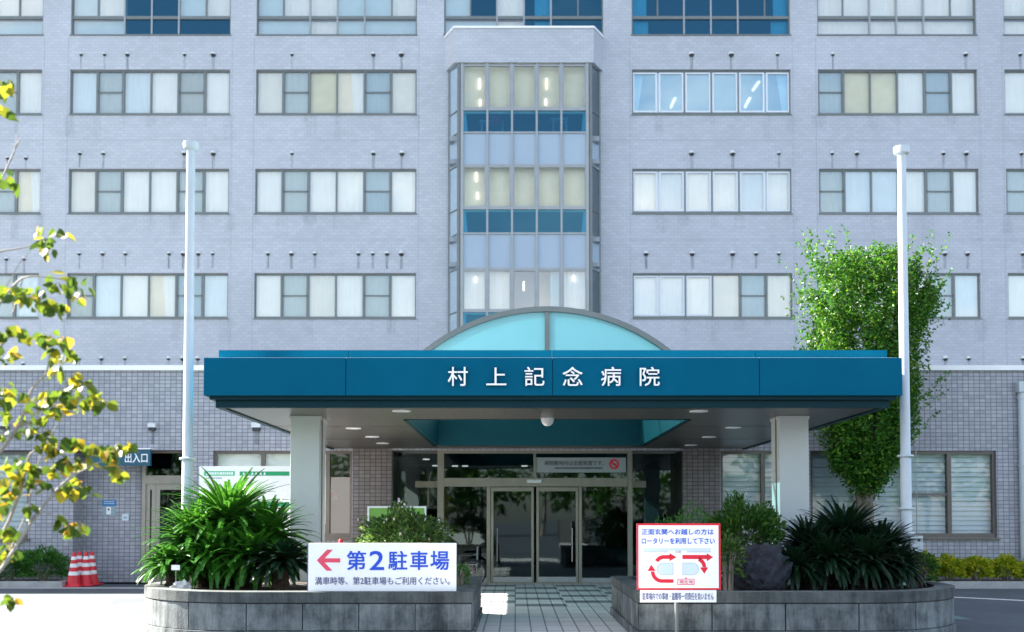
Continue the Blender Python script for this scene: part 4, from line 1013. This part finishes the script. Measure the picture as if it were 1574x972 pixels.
# tree behind the right end of the canopy
def big_tree():
    D = 22.35; b = W(1330, 800, D); bx = b.x
    T = thing('tree', (bx, D, .1), 'upright leafy tree behind the right end of the canopy', 'tree')
    tr = MB(); zt = W(1330, 735, D).z
    tr.tube([(bx+.02, D, .05), (bx, D, .8), (bx-.01, D-.02, zt-.4), (bx, D-.05, zt)], [.24, .19, .17, .18], 'bark', 12)
    tips = []
    for i in range(11):
        a = i*2.399+.4; rr = random.uniform(.35, 1.0); zz = W(1330, random.uniform(430, 610), D).z
        q = [(bx+.05*math.cos(a), D-.05+.05*math.sin(a), zt-.15), (bx+rr*.45*math.cos(a), D-.12+rr*.28*math.sin(a), zt+(zz-zt)*.45), (bx+rr*math.cos(a), D-.1+rr*.6*math.sin(a), zz)]
        tr.tube(q, [.085, .05, .015], 'bark', 7); tips.append(q)
    tr.build('trunk', T, True)
    # outline of the crown: half widths measured up the tree, sprays of leaves along rising shoots
    prof = [(750, 1312, 1346), (738, 1298, 1360), (715, 1276, 1376), (690, 1264, 1388), (650, 1256, 1398), (610, 1254, 1402), (560, 1248, 1408), (520, 1246, 1420), (490, 1230, 1434), (460, 1232, 1430), (430, 1250, 1414), (408, 1268, 1396), (390, 1290, 1376), (376, 1316, 1362)]
    zs = np.array([W(787, p_[0], D).z for p_ in prof]); lo = np.array([WX(p_[1], D, p_[0]) for p_ in prof]); hi = np.array([WX(p_[2], D, p_[0]) for p_ in prof])
    lf = MB(); P_, D_ = [], []
    for i in range(1750):
        z = zs[0]+(zs[-1]-.3-zs[0])*random.random()**1.08; l, h_ = np.interp(z, zs, lo), np.interp(z, zs, hi); a = random.uniform(0, 2*math.pi); rr = random.uniform(.1, 1)**.62*.97
        cx, rx = (l+h_)/2, (h_-l)/2; ry = min(rx*.85, .82 if z < 4.9 else 1.2)
        o = np.array([cx+rx*rr*math.cos(a), D-.12+ry*rr*math.sin(a), z-.15]); L = random.uniform(.35, .8)*(1 if z < 5.6 else .72)
        d = np.array([.42*math.cos(a)*rr, .3*math.sin(a)*rr, 1.0])+rng.normal(0, .12, 3); d /= np.linalg.norm(d)
        n = int(26+30*random.random()); t = rng.random(n)**1.15
        pts = o+d*L*t[:, None]+rng.normal(0, 1, (n, 3))*(.075*(1-.75*t))[:, None]
        e_ = rng.normal(.05, .17)+rng.normal(0, .05, n); pl_, ph_ = np.interp(pts[:, 2], zs, lo), np.interp(pts[:, 2], zs, hi)
        pts = pts[(pts[:, 0] > pl_-e_) & (pts[:, 0] < ph_+e_) & (pts[:, 2] < zs[-1]+e_)]; n = len(pts)
        if n < 3: continue
        P_.append(pts); out = rng.normal(0, 1, (n, 3)); out[:, 2] = out[:, 2]*.5-.1; D_.append(out/np.linalg.norm(out, axis=1)[:, None])
    # long shoots breaking the outline
    for i in range(260):
        z = random.uniform(zs[3], zs[-1]-.45); l, h_ = np.interp(z, zs, lo), np.interp(z, zs, hi); s_ = random.choice((-1, 1))
        cx, rx = (l+h_)/2, (h_-l)/2; o = np.array([cx+s_*rx*random.uniform(.5, 1.0), D-.1+random.uniform(-.7, .5), z])
        d = np.array([s_*random.uniform(.05, .75), random.uniform(-.4, .1), random.uniform(.5, 1.2)]); d /= np.linalg.norm(d); L = random.uniform(.45, 1.05); n = 24; t = rng.random(n)
        P_.append(o+d*L*t[:, None]+rng.normal(0, .022, (n, 3))); out = rng.normal(0, 1, (n, 3)); D_.append(out/np.linalg.norm(out, axis=1)[:, None])
    import mathutils
    P2, D2 = [], []
    for p_, d_ in zip(P_, D_):
        m_ = Vector(p_.mean(0)); v_ = mathutils.noise.noise(m_*1.9)+.45*mathutils.noise.noise(m_*4.1)
        if v_ > -.20 or random.random() < .2: P2.append(p_); D2.append(d_)
    P_, D_ = P2, D2
    P_ = np.concatenate(P_); D_ = np.concatenate(D_); P_[:, 1] = np.where(P_[:, 2] < 4.95, np.minimum(P_[:, 1], DW-.14), P_[:, 1])
    leaf_mesh(P_, D_, .088, 'tree_leaf', lf, .52, .1)
    lf.build('crown', T)
big_tree()

# near tree at the left edge: branches come in from a trunk outside the picture
def near_tree():
    D = 6.2; T0 = W(-150, 900, D)
    T = thing('young_tree', (T0.x, D, 0), 'thin branched young tree with yellowing leaves at the left edge', 'tree')
    br = MB(); br.tube([(T0.x, D, 0), (T0.x+.02, D, 1.2), W(-95, 520, D), W(-60, 250, D), W(-20, 40, D)], [.07, .06, .04, .022, .006], 'twig', 10)
    lf = MB(); P_, D_, = [], []
    def branch(pts, dpt, r0, leafy):
        q = [W(x, y, D+dz) for (x, y), dz in zip(pts, dpt)]; n = len(q)
        # smooth the polyline
        sm_ = []
        for i in range(n-1):
            for t in np.linspace(0, 1, 5)[:-1]:
                p0, p1, p2, p3 = q[max(i-1, 0)], q[i], q[i+1], q[min(i+2, n-1)]
                sm_.append(.5*((2*p1)+(p2-p0)*t+(2*p0-5*p1+4*p2-p3)*t*t+(3*p1-p0-3*p2+p3)*t**3))
        sm_.append(q[-1]); br.tube(sm_, [r0*(1-.8*i/(len(sm_)-1)) for i in range(len(sm_))], 'twig', 6)
        for (x, y, k_, sp_) in leafy:
            c = W(x, y, D+random.uniform(-.15, .15))
            for j in range(int(k_*1.6+.5)):
                P_.append(np.array(c)+rng.normal(0, 1, 3)*np.array([sp_*.78, .04, sp_*.55])); dd = rng.normal(0, 1, 3)*np.array([.8, .8, .35]); dd[2] -= .75; D_.append(dd/np.linalg.norm(dd))
    branch([(-70, 420), (-10, 390), (40, 380), (72, 366)], [0, 0, .05, .1], .009, [(62, 352, 2, .02), (72, 370, 6, .035), (88, 360, 4, .03), (66, 378, 3, .03)])
    branch([(-60, 170), (-20, 160), (8, 150)], [0, 0, 0], .008, [(8, 122, 3, .02), (12, 140, 3, .025), (2, 165, 4, .03), (10, 280, 4, .03), (6, 262, 2, .02)])
    branch([(-90, 560), (-30, 505), (20, 440), (50, 425), (110, 432)], [0, 0, .1, .1, .1], .012, [(108, 424, 4, .03), (118, 437, 5, .035), (100, 446, 4, .03), (80, 438, 6, .04), (60, 446, 4, .03), (30, 450, 8, .05), (8, 448, 5, .04), (45, 458, 4, .03), (90, 470, 5, .03), (72, 466, 3, .03)])
    branch([(-90, 640), (-20, 560), (12, 520), (40, 505)], [0, -.05, -.1, -.1], .012, [(10, 512, 7, .05), (38, 516, 5, .03), (2, 548, 5, .04), (22, 545, 3, .03), (75, 515, 6, .035), (92, 524, 5, .04), (75, 540, 4, .03), (105, 540, 4, .03), (88, 556, 4, .03), (94, 575, 4, .03), (108, 580, 3, .03)])
    branch([(-80, 800), (-20, 720), (28, 655), (48, 600), (70, 575), (76, 545)], [0, 0, 0, .05, .1, .1], .016, [(22, 640, 6, .04), (60, 640, 7, .045), (46, 662, 5, .04), (68, 668, 5, .035), (5, 600, 6, .04), (15, 612, 4, .03), (6, 665, 5, .04), (55, 618, 3, .03)])
    branch([(28, 655), (70, 640), (95, 620), (112, 612), (150, 622)], [0, .05, .1, .1, .1], .008, [(88, 605, 6, .035), (100, 618, 6, .04), (118, 600, 5, .035), (128, 590, 4, .02), (135, 615, 6, .035), (155, 622, 5, .03), (150, 602, 2, .02), (90, 632, 4, .03), (65, 614, 4, .03)])
    branch([(-90, 900), (-10, 840), (30, 760), (45, 700), (70, 690)], [0, .1, .1, .1, .1], .015, [(70, 690, 6, .035), (88, 688, 5, .03), (105, 682, 5, .03), (120, 680, 5, .03), (25, 712, 6, .04), (40, 735, 5, .035), (12, 735, 5, .04), (50, 720, 4, .03)])
    branch([(-90, 960), (-10, 890), (50, 800), (95, 745), (130, 722), (155, 710)], [0, 0, -.05, -.1, -.1, -.1], .014, [(85, 720, 6, .035), (105, 715, 5, .035), (60, 745, 6, .04), (20, 755, 6, .04), (8, 780, 5, .04), (40, 780, 4, .03), (118, 745, 6, .04), (122, 757, 4, .03), (95, 752, 4, .03), (130, 712, 4, .025), (163, 698, 7, .03), (150, 690, 4, .03), (178, 688, 6, .025), (196, 684, 3, .015), (170, 712, 6, .03), (176, 728, 4, .025)])
    branch([(30, 830), (60, 790), (80, 792), (100, 810)], [0, 0, 0, 0], .006, [(92, 800, 4, .025), (104, 812, 5, .03), (118, 808, 4, .03), (122, 816, 2, .02), (12, 815, 4, .03), (20, 825, 3, .03)])
    branch([(-90, 1000), (-40, 900), (0, 850), (20, 840)], [0, 0, 0, 0], .01, [(8, 845, 7, .05), (-5, 860, 4, .04), (14, 920, 5, .03), (6, 770, 4, .04)])
    # bare twigs
    for pts in ([(-20, 330), (5, 270), (22, 235), (26, 205)], [(5, 270), (30, 215)], [(-30, 470), (10, 440), (30, 405), (45, 388)], [(10, 860), (40, 790), (62, 700), (88, 650)], [(20, 480), (35, 430)]):
        q = [W(x, y, D+.1) for x, y in pts]; br.tube(q, [.005, .004, .003, .0015][:len(q)], 'twig', 5)
    br.build('trunk', T, True)
    P_ = np.array(P_); D_ = np.array(D_)
    # leaves: broad, six-sided, drooping and cupped
    n = len(P_); k = lf._m('autumn_leaf')
    for i in range(n):
        d = Vector(D_[i]); u = Vector(rng.normal(0, 1, 3)); s_ = d.cross(u).normalized(); nn = s_.cross(d); L = .072*random.uniform(.7, 1.2); wv = L*random.uniform(.36, .5); p_ = Vector(P_[i]); cu_ = random.uniform(.05, .3)*L
        o_ = [p_, p_+d*L*.22+s_*wv-nn*cu_*.7, p_+d*L*.6+s_*wv*.85-nn*cu_, p_+d*L-nn*cu_*.6, p_+d*L*.6-s_*wv*.85-nn*cu_, p_+d*L*.22-s_*wv-nn*cu_*.7, p_+d*L*.45]
        b = len(lf.v); lf.v += [tuple(x) for x in o_]
        for a_, b_ in ((0, 1), (1, 2), (2, 3), (3, 4), (4, 5), (5, 0)): lf.f.append([b+a_, b+b_, b+6]); lf.mi.append(k)
    lf.build('crown', T, True)
near_tree()

# ------------------------------------------------------------------ flagpoles
def flagpole(px, D, pyt, boxed, label):
    x = WX(px, D, 520); zt = WZ(pyt, D)
    T = thing('flagpole', (x, D, HP-.06), label, 'flagpole', 'white flagpoles')
    z0 = HP-.08; p = MB(); p.tube([(x, D, z0), (x, D, 2.35), (x, D, 2.36), (x, D, zt-.12)], [.080, .078, .072, .060], 'pole_white', 24); p.build('pole', T, True)
    c = MB(); c.lathe([(.07, -.13), (.105, -.11), (.115, -.05), (.112, -.015), (.06, 0), (.01, .003)], (x, D, zt), 'pole_white', 24); c.build('cap', T, True)
    for zz in ((2.34,) if not boxed else (2.38, 1.62, 1.27)): MB().lathe([(.105, -.018), (.118, -.008), (.118, .008), (.105, .018)], (x, D, zz), 'pole_white', 24).build('collar', T, True)
    if boxed:
        b = MB(); b.box(x-.02, x+.16, D-.2, D-.07, 1.0, 1.24, 'pole_white'); bo = b.build('winch_box', T, bevel=.008); MB().tube([(x+.1, D-.202, 1.17), (x+.1, D-.21, 1.17)], .018, 'ink_dark', 12).build('lock', bo)
        r_ = MB(); r_.tube([(x+.11, D-.1, 1.24), (x+.11, D-.1, 2.5)], .006, 'chrome', 6); r_.build('halyard', T)
flagpole(290.5, 15.0, 218, False, 'white flagpole rising behind the bright green cycad on the left')
flagpole(1389.5, 15.0, 225, True, 'white flagpole with a winch box beside the canopy and the tree')

# ------------------------------------------------------------------ signs
def sign_panel(T, x0, x1, z0, z1, y, m, t=.02, name='panel'): return MB().box(x0, x1, y, y+t, z0, z1, m).build(name, T, bevel=.002)
# parking sign on the planter
D = 12.86; a, b = W(473.5, 906, D), W(701.5, 835, D); cx = (a.x+b.x)/2
T = thing('parking_sign', (cx, D, HP), 'long white sign with pink arrow and blue lettering standing on the left planter', 'sign')
zb = HP+.002
sign_panel(T, a.x, b.x, zb, b.z, D, 'sign_white', .03); MB().box(a.x-.012, a.x-.0005, D+.002, D+.03, zb, b.z, 'sign_navy').build('edge_trim', T)
MB().box(a.x+.25, a.x+.29, D+.031, D+.2, HP+.001, HP+.35, 'frame_grey').box(b.x-.29, b.x-.25, D+.031, D+.2, HP+.001, HP+.35, 'frame_grey').build('prop', T)
def SX(px): return WX(px, D, 870)
def SZ(py): return WZ(py, D, 590)
yl_ = D-.001
am_ = MB()
def ply(pts, mb, m): mb.prism([(SX(x), SZ(y)) for x, y in pts], yl_-.003, yl_, m)
ply([(523, 864.8), (523, 858.4), (499, 858.4), (511.5, 845.2), (502.5, 845.2), (487, 861.6), (502, 877.5), (511, 877.5), (499, 864.8)], am_, 'sign_coral'); am_.build('arrow', T)
le = MB()
for ch, x0, x1 in (('第', 533, 562.5), ('2', 568, 590.5), ('駐', 597, 626), ('車', 630.5, 658), ('場', 661.5, 690.5)):
    lettering(le, ch, (SX(x0)+SX(x1))/2, yl_, (SZ(846.5)+SZ(877))/2, SZ(847)-SZ(876.5), 'sign_blue', width=SX(x1)-SX(x0), bold=.028)
lettering(le, '満車時等、第2駐車場もご利用ください。', (SX(484)+SX(692))/2, yl_, SZ(893), SZ(887)-SZ(899), 'sign_navy', width=SX(691)-SX(484), bold=.01)
le.build('lettering', T)
# rotary direction sign
D = 12.3; a, b = W(979, 907, D), W(1107.5, 805, D); cx = (a.x+b.x)/2
T = thing('rotary_sign', (WX(1041, D, 900), D+.03, 0), 'red bordered square white map sign with curved red arrows on a post', 'sign')
xp = WX(1041, D, 930); MB().tube([(xp, D+.045, 0), (xp, D+.045, b.z-.05)], .026, 'frame_grey', 12).build('post', T, True)
sign_panel(T, a.x, b.x, a.z, b.z, D, 'sign_red', .006, 'border'); sign_panel(T, a.x, b.x, a.z, b.z, D+.0065, 'alu_grey', .012, 'back_plate')
def SX(px): return WX(px, D, 870)
def SZ(py): return WZ(py, D, 1040)
sign_panel(T, SX(981.6), SX(1104.6), SZ(904.2), SZ(807.8), D-.003, 'sign_white', .002)
yl_ = D-.0035
def Q(zx, zy): return 960+zx*180/911, 780+zy*192/972      # measured on the enlarged sign
def qp(pts, mb, m, d=.0015): mb.prism([(SX(Q(*p)[0]), SZ(Q(*p)[1])) for p in pts], yl_-d, yl_, m)
le = MB()
def ql(txt, x0, x1, y0, y1, m, bold=.02):
    (p0, q0), (p1, q1) = Q(x0, y0), Q(x1, y1); lettering(le, txt, (SX(p0)+SX(p1))/2, yl_, (SZ(q0)+SZ(q1))/2, SZ(q0)-SZ(q1), m, width=SX(p1)-SX(p0), depth=.002, bold=bold)
ql('正面玄関へお越しの方は', 134, 694, 168, 214, 'sign_blue', .03); ql('ロータリーを利用して下さい', 134, 702, 238, 287, 'sign_blue', .03)
ql('玄関', 394, 440, 338, 358, 'sign_grey', 0)
mp_ = MB(); qp([(150, 318), (672, 318), (672, 346), (484, 346), (484, 338), (340, 338), (340, 346), (150, 346)], mp_, 'sign_pale')
qp([(150, 346.5), (340, 346.5), (340, 350), (150, 350)], mp_, 'sign_grey'); qp([(484, 346.5), (672, 346.5), (672, 350), (484, 350)], mp_, 'sign_grey')
def dshape(x0, x1, y0, y1, left, inset=0):
    r = (y1-y0)/2-inset; ym = (y0+y1)/2; o = []
    for i in range(13):
        t = math.pi/2+math.pi*i/12
        o.append(((x0+(y1-y0)/2)+r*math.cos(t), ym-r*math.sin(t)) if left else ((x1-(y1-y0)/2)-r*math.cos(t), ym-r*math.sin(t)))
    o += [(x1-inset, y1-inset), (x1-inset, y0+inset)] if left else [(x0+inset, y1-inset), (x0+inset, y0+inset)]
    return o
for xa, xb, lf_ in ((250, 379, True), (450, 578, False)):
    qp(dshape(xa, xb, 432, 528, lf_), mp_, 'sign_grey', .001); qp(dshape(xa, xb, 432, 528, lf_, 3.5), mp_, 'sign_pale', .002)
mp_.build('map', T)
ar = MB()
def arcband(cx_, cy_, r0, r1, a0, a1, n=12):
    out = [(cx_+r1*math.cos(R(a0+(a1-a0)*i/n)), cy_-r1*math.sin(R(a0+(a1-a0)*i/n))) for i in range(n+1)]; inn = [(cx_+r0*math.cos(R(a1-(a1-a0)*i/n)), cy_-r0*math.sin(R(a1-(a1-a0)*i/n))) for i in range(n+1)]
    for i in range(n): qp([out[i], out[i+1], inn[n-i-1], inn[n-i]], ar, 'sign_red', .0025)
# upper left arrow
arcband(306, 450, 48, 78, 90, 152); qp([(306, 372), (352, 372), (352, 402), (306, 402)], ar, 'sign_red', .0025); qp([(350, 358), (404, 388), (350, 419)], ar, 'sign_red', .0025)
# lower left arrow
arcband(292, 500, 60, 88, 180, 268); qp([(289, 560), (379, 560), (379, 588), (289, 588)], ar, 'sign_red', .0025); qp([(178, 496), (207, 446), (241, 494)], ar, 'sign_red', .0025)
# upper right arrows
qp([(450, 371), (642, 371), (642, 403), (450, 403)], ar, 'sign_red', .0025); qp([(640, 358), (688, 388), (640, 420)], ar, 'sign_red', .0025)
arcband(556, 466, 50, 78, 0, 72); qp([(586, 468), (650, 468), (620, 517)], ar, 'sign_red', .0025)
ar.build('arrow', T)
bd = MB(); qp([(410, 556), (470, 556), (477, 538), (484, 556), (543, 556), (543, 604), (410, 604)], bd, 'sign_coral', .001); qp([(417, 562), (537, 562), (537, 598), (417, 598)], bd, 'sign_white', .0015); bd.build('tag_plate', T)
yl_ -= .0015; ql('現在地', 424, 532, 566, 595, 'sign_coral', .03); yl_ += .0015
le.build('lettering', T)
s0, s1 = Q(121, 740), Q(714, 648)
sp_ = sign_panel(T, SX(s0[0]), SX(s1[0]), SZ(s0[1]), a.z-.003, D+.002, 'sign_white', .012, 'lower_plate')
le = MB(); yl_ = D+.0015; ql('駐車場内での事故・盗難等一切責任を負いません', 138, 692, 664, 722, 'sign_navy', .012); le.build('lower_lettering', T)
# side entrance sign
D = DW-.28; a, b = W(140, 716, D), W(231, 691, D)
T = thing('side_entrance_sign', ((a.x+b.x)/2, D, a.z), 'teal sign reading exit and entrance in white above the side door', 'sign')
sign_panel(T, a.x, b.x, a.z, b.z, D, 'plate_teal', .1); MB().box(a.x-.01, b.x+.01, D-.02, DW-.002, b.z+.001, b.z+.03, 'ledge_metal').build('hood', T)
le = MB(); p0, p1 = W(192, 711.5, D), W(227, 696.5, D); lettering(le, '出入口', (p0.x+p1.x)/2, D-.001, (p0.z+p1.z)/2, p1.z-p0.z, 'letter_white', width=p1.x-p0.x, bold=.02); le.build('lettering', T)
# notices beside the side door
D = yr; a, b = W(158, 793, D), W(178, 769, D)
T = thing('wall_notice', ((a.x+b.x)/2, D, a.z), 'small blue notice with a white card on the wall beside the side door', 'notice')
p = W(158, 778, D); sign_panel(T, a.x-.01, b.x+.01, p.z+.002, b.z, D-.014, 'notice_blue', .012); sign_panel(T, a.x, b.x, a.z, p.z, D-.008, 'acrylic', .006, 'backing')
q0, q1 = W(163.5, 791, D), W(171, 779.5, D); sign_panel(T, q0.x, q1.x, q0.z, q1.z, D-.012, 'sign_white', .003, 'card'); xm = (q0.x+q1.x)/2; zm = (q0.z+q1.z)/2
MB().lathe([(.02, -.02), (.02, .02)], (xm, D-.012, zm+.03), 'ink_dark', 10).build('mark', T)
mk = MB()
for r_ in range(2):
    for i in range(7): mk.box(a.x+.03+i*.035, a.x+.055+i*.035, D-.0155, D-.014, b.z-.045-r_*.045, b.z-.025-r_*.045, 'sign_pale')
mk.build('lettering', T)
a, b = W(188, 800.5, D), W(198.5, 790, D)
T = thing('intercom', ((a.x+b.x)/2, D, a.z), 'small pale square intercom on the tiled wall left of the side door', 'intercom'); sign_panel(T, a.x, b.x, a.z, b.z, D-.03, 'sign_pale', .029, 'body'); MB().box(a.x+.04, b.x-.04, D-.032, D-.0305, a.z+.05, a.z+.09, 'sign_grey').build('button', T)
# white board with green headings behind the big cycad
D = 20.6; a, b = W(305, 842, D), W(492, 717, D)
T = thing('notice_board', ((a.x+b.x)/2, D, 0), 'large white board with two green headings between flagpole and canopy column', 'board')
sign_panel(T, a.x, b.x, a.z, b.z, D, 'sign_white', .04); MB().box(a.x+.1, a.x+.16, D+.041, D+.1, 0, b.z-.1, 'frame_grey').build('leg', T); MB().box(b.x-.16, b.x-.1, D+.041, D+.1, 0, b.z-.1, 'frame_grey').build('leg', T)
def gb(x0, x1, y0, y1, m): p_, q_ = W(x0, y1, D), W(x1, y0, D); return sign_panel(T, p_.x, q_.x, p_.z, q_.z, D-.003, m, .002, 'heading')
gb(313.5, 361, 724.5, 731.5, 'green_bright'); gb(368.5, 445, 725, 731.5, 'green_mid'); gb(452, 486, 725, 731.5, 'green_mid')
gb(313.5, 361, 772, 779, 'green_bright'); gb(368.5, 445, 772, 779, 'green_mid')
mk = MB(); rr_ = random.Random(3)
x = 317
while x < 357: w_ = rr_.uniform(1.6, 3.2); p_, q_ = W(x, 730, D), W(x+w_, 726, D); mk.box(p_.x, q_.x, D-.0045, D-.003, p_.z, q_.z, 'letter_white'); x += w_+.9
for x in (373, 379.5, 386, 392, 399, 405): p_, q_ = W(x, 730.3, D), W(x+3.6, 726.2, D); mk.box(p_.x, q_.x, D-.0045, D-.003, p_.z+.01, p_.z+.025, 'letter_white'); mk.box((p_.x+q_.x)/2-.008, (p_.x+q_.x)/2+.008, D-.0046, D-.003, p_.z, q_.z, 'letter_white')
x = 317
while x < 340: w_ = rr_.uniform(1.4, 2.6); p_, q_ = W(x, 736.5, D), W(x+w_, 734, D); mk.box(p_.x, q_.x, D-.0015, D-.0002, p_.z, q_.z, 'sign_grey'); x += w_+1
mk.build('lettering', T)
# green notice board by the entrance
D = 21.6; a, b = W(567, 850, D), W(652.5, 781, D)
T = thing('poster_stand', ((a.x+b.x)/2, D, 0), 'green poster in a pale frame behind the flowering shrub', 'poster stand')
sign_panel(T, a.x, b.x, a.z, b.z, D+.012, 'board_green', .02, 'poster'); f_ = MB(); w_ = .035
f_.box(a.x-w_, a.x, D, D+.05, a.z-w_, b.z+w_, 'sign_pale'); f_.box(b.x, b.x+w_, D, D+.05, a.z-w_, b.z+w_, 'sign_pale'); f_.box(a.x, b.x, D, D+.05, b.z, b.z+w_, 'sign_pale'); f_.box(a.x, b.x, D, D+.05, a.z-w_, a.z, 'sign_pale'); f_.build('frame', T)
MB().tube([(a.x+.1, D+.06, 0), (a.x+.1, D+.06, a.z+.2)], .018, 'chrome', 8).build('leg', T); MB().tube([(b.x-.1, D+.06, 0), (b.x-.1, D+.06, a.z+.2)], .018, 'chrome', 8).build('leg', T)
# no-smoking strip over the doors
D = ya+.05; a, b = W(824, 726.5, D), W(962, 703.5, D)
T = thing('no_smoking_sign', ((a.x+b.x)/2, D, a.z), 'pale strip sign with a red no smoking symbol above the entrance doors', 'sign')
sign_panel(T, a.x, b.x, a.z, b.z, D, 'poster_dim', .006); le = MB()
p0, p1 = W(837, 715.5, D), W(928, 708.5, D); lettering(le, '病院敷地内は全面禁煙です。', (p0.x+p1.x)/2, D-.0005, (p0.z+p1.z)/2, p1.z-p0.z, 'ink_dark', width=p1.x-p0.x, bold=.015)
x = 853
while x < 925: w_ = rr_.uniform(1.5, 3.2); p_, q_ = W(x, 721, D), W(x+w_, 718.5, D); le.box(p_.x, q_.x, D-.002, D-.0005, p_.z, q_.z, 'ink_dark'); x += w_+.9
le.build('lettering', T)
c = W(944, 713.7, D); rg = MB()
for i in range(24):
    t0, t1 = 2*math.pi*i/24, 2*math.pi*(i+1)/24
    rg.prism([(c.x+.075*math.cos(t0), c.z+.075*math.sin(t0)), (c.x+.075*math.cos(t1), c.z+.075*math.sin(t1)), (c.x+.115*math.cos(t1), c.z+.115*math.sin(t1)), (c.x+.115*math.cos(t0), c.z+.115*math.sin(t0))], D-.004, D-.001, 'sign_red')
rg.prism([(c.x-.068, c.z+.042), (c.x+.042, c.z-.068), (c.x+.068, c.z-.042), (c.x-.042, c.z+.068)], D-.003, D-.001, 'sign_red'); rg.box(c.x-.06, c.x+.05, D-.0022, D-.001, c.z-.012, c.z+.012, 'ink_dark'); rg.build('symbol', T)

# ------------------------------------------------------------------ traffic cones, lane post, wheelchair
def cone_mesh(T, x, y, lean=0):
    b = MB(); b.box(x-.19, x+.19, y-.19, y+.19, .004, .035, 'cone_red'); b.build('base', T, bevel=.01)
    c = MB(); prof = [(.15, .035), (.138, .15), (.122, .26)]; H_ = .74
    def rz(z): return .148-(.148-.035)*(z-.035)/(H_-.035)
    bands = [(.035, .25, 'cone_red'), (.25, .33, 'cone_white'), (.33, .42, 'cone_red'), (.42, .50, 'cone_white'), (.50, .58, 'cone_red'), (.58, .65, 'cone_white'), (.65, H_, 'cone_red')]
    for z0, z1, m in bands: c.tube([(x, y, z0), (x, y, z1)], [rz(z0), rz(z1)], m, 20, z1 == H_)
    c.build('cone', T, True)
GQ = 'red traffic cones by the side entrance'
for px, D, lab in ((113.5, 22.45, 'red and white striped traffic cone at the front left, nearest the bush'), (122, 22.95, 'red and white striped traffic cone behind, second from the bush'), (132, 22.7, 'red and white striped traffic cone second from the side door'), (141, 23.0, 'red and white striped traffic cone nearest the side door')):
    x = WX(px, D, 880); T = thing('traffic_cone', (x, D, 0), lab, 'traffic cone', GQ); cone_mesh(T, x, D)
D = 20.9; p = W(524, 829, D); T = thing('lane_post', (p.x, D, 0), 'red post top showing just above the parking sign', 'post')
MB().tube([(p.x, D, .03), (p.x, D, p.z-.03), (p.x, D, p.z)], [.045, .045, .03], 'cone_red', 14).build('post', T, True); MB().lathe([(.13, .004), (.12, .03), (.05, .045)], (p.x, D, 0), 'rubber', 18).build('base', T, True)
def wheelchair():
    D = 22.6; x = WX(722, D, 860); T = thing('wheelchair', (x, D, 0), 'folding wheelchair parked left of the sliding doors', 'wheelchair')
    def ring_(mb, c, r, t, m, n=28):
        pts = [(c[0]+r*math.cos(2*math.pi*i/n), c[1], c[2]+r*math.sin(2*math.pi*i/n)) for i in range(n+1)]; mb.tube(pts, t, m, 6, False)
    for dy in (-.26, .26):
        w_ = MB(); ring_(w_, (x+.06, D+dy, .3), .285, .016, 'rubber'); wo_ = w_.build('wheel', T, True)
        s_ = MB(); ring_(s_, (x+.06, D+dy*1.12, .3), .25, .009, 'chrome')
        for i in range(12): a_ = i*math.pi/6; s_.tube([(x+.06, D+dy, .3), (x+.06+.28*math.cos(a_), D+dy, .3+.28*math.sin(a_))], .003, 'chrome', 4)
        s_.build('rim', wo_); k_ = MB(); ring_(k_, (x-.33, D+dy*.9, .09), .08, .014, 'rubber', 14); k_.build('caster', T, True)
        f_ = MB(); y_ = D+dy*.85
        f_.tube([(x+.16, y_, .3), (x+.18, y_, .86), (x+.27, y_, .9)], .013, 'chrome', 8); f_.tube([(x+.17, y_, .68), (x-.2, y_, .68), (x-.24, y_, .48), (x+.16, y_, .48)], .012, 'chrome', 8); f_.tube([(x-.24, y_, .48), (x-.36, y_, .16), (x-.48, y_, .14)], .012, 'chrome', 8); f_.tube([(x+.16, y_, .3), (x-.32, y_, .18)], .012, 'chrome', 8)
        f_.build('frame', T, True); g_ = MB(); g_.tube([(x+.2, y_, .868), (x+.31, y_, .915)], .018, 'rubber', 8); g_.build('grip', T)
        MB().box(x-.19, x+.1, y_-.025, y_+.025, .685, .71, 'rubber').build('armrest', T)
    MB().box(x-.22, x+.15, D-.2, D+.2, .47, .50, 'seat_cloth').build('seat', T, bevel=.01); MB().box(x+.15, x+.175, D-.2, D+.2, .5, .84, 'seat_cloth').build('backrest', T, bevel=.01)
wheelchair()

# ------------------------------------------------------------------ wood on the far side of the car park (mirrored in the glass)
wd = MB(); P_, D_ = [], []
for i in range(26):
    x = -45+i*3.6+random.uniform(-1, 1); y = -34+random.uniform(-4, 4); h = random.uniform(5, 8.5)
    wd.tube([(x, y, 0), (x+.1, y, h*.35), (x, y, h*.7)], [.22, .17, .06], 'bark', 6)
    p, d = dome_pts(700, (x, y, h*.62), (2.4, 2.4, h*.36), -.8, .6); P_.append(p); D_.append(d)
leaf_mesh(np.concatenate(P_), np.concatenate(D_), .55, 'shrub_leaf', wd, .6, .1)
struct(wd, 'far_wood', 'stuff')
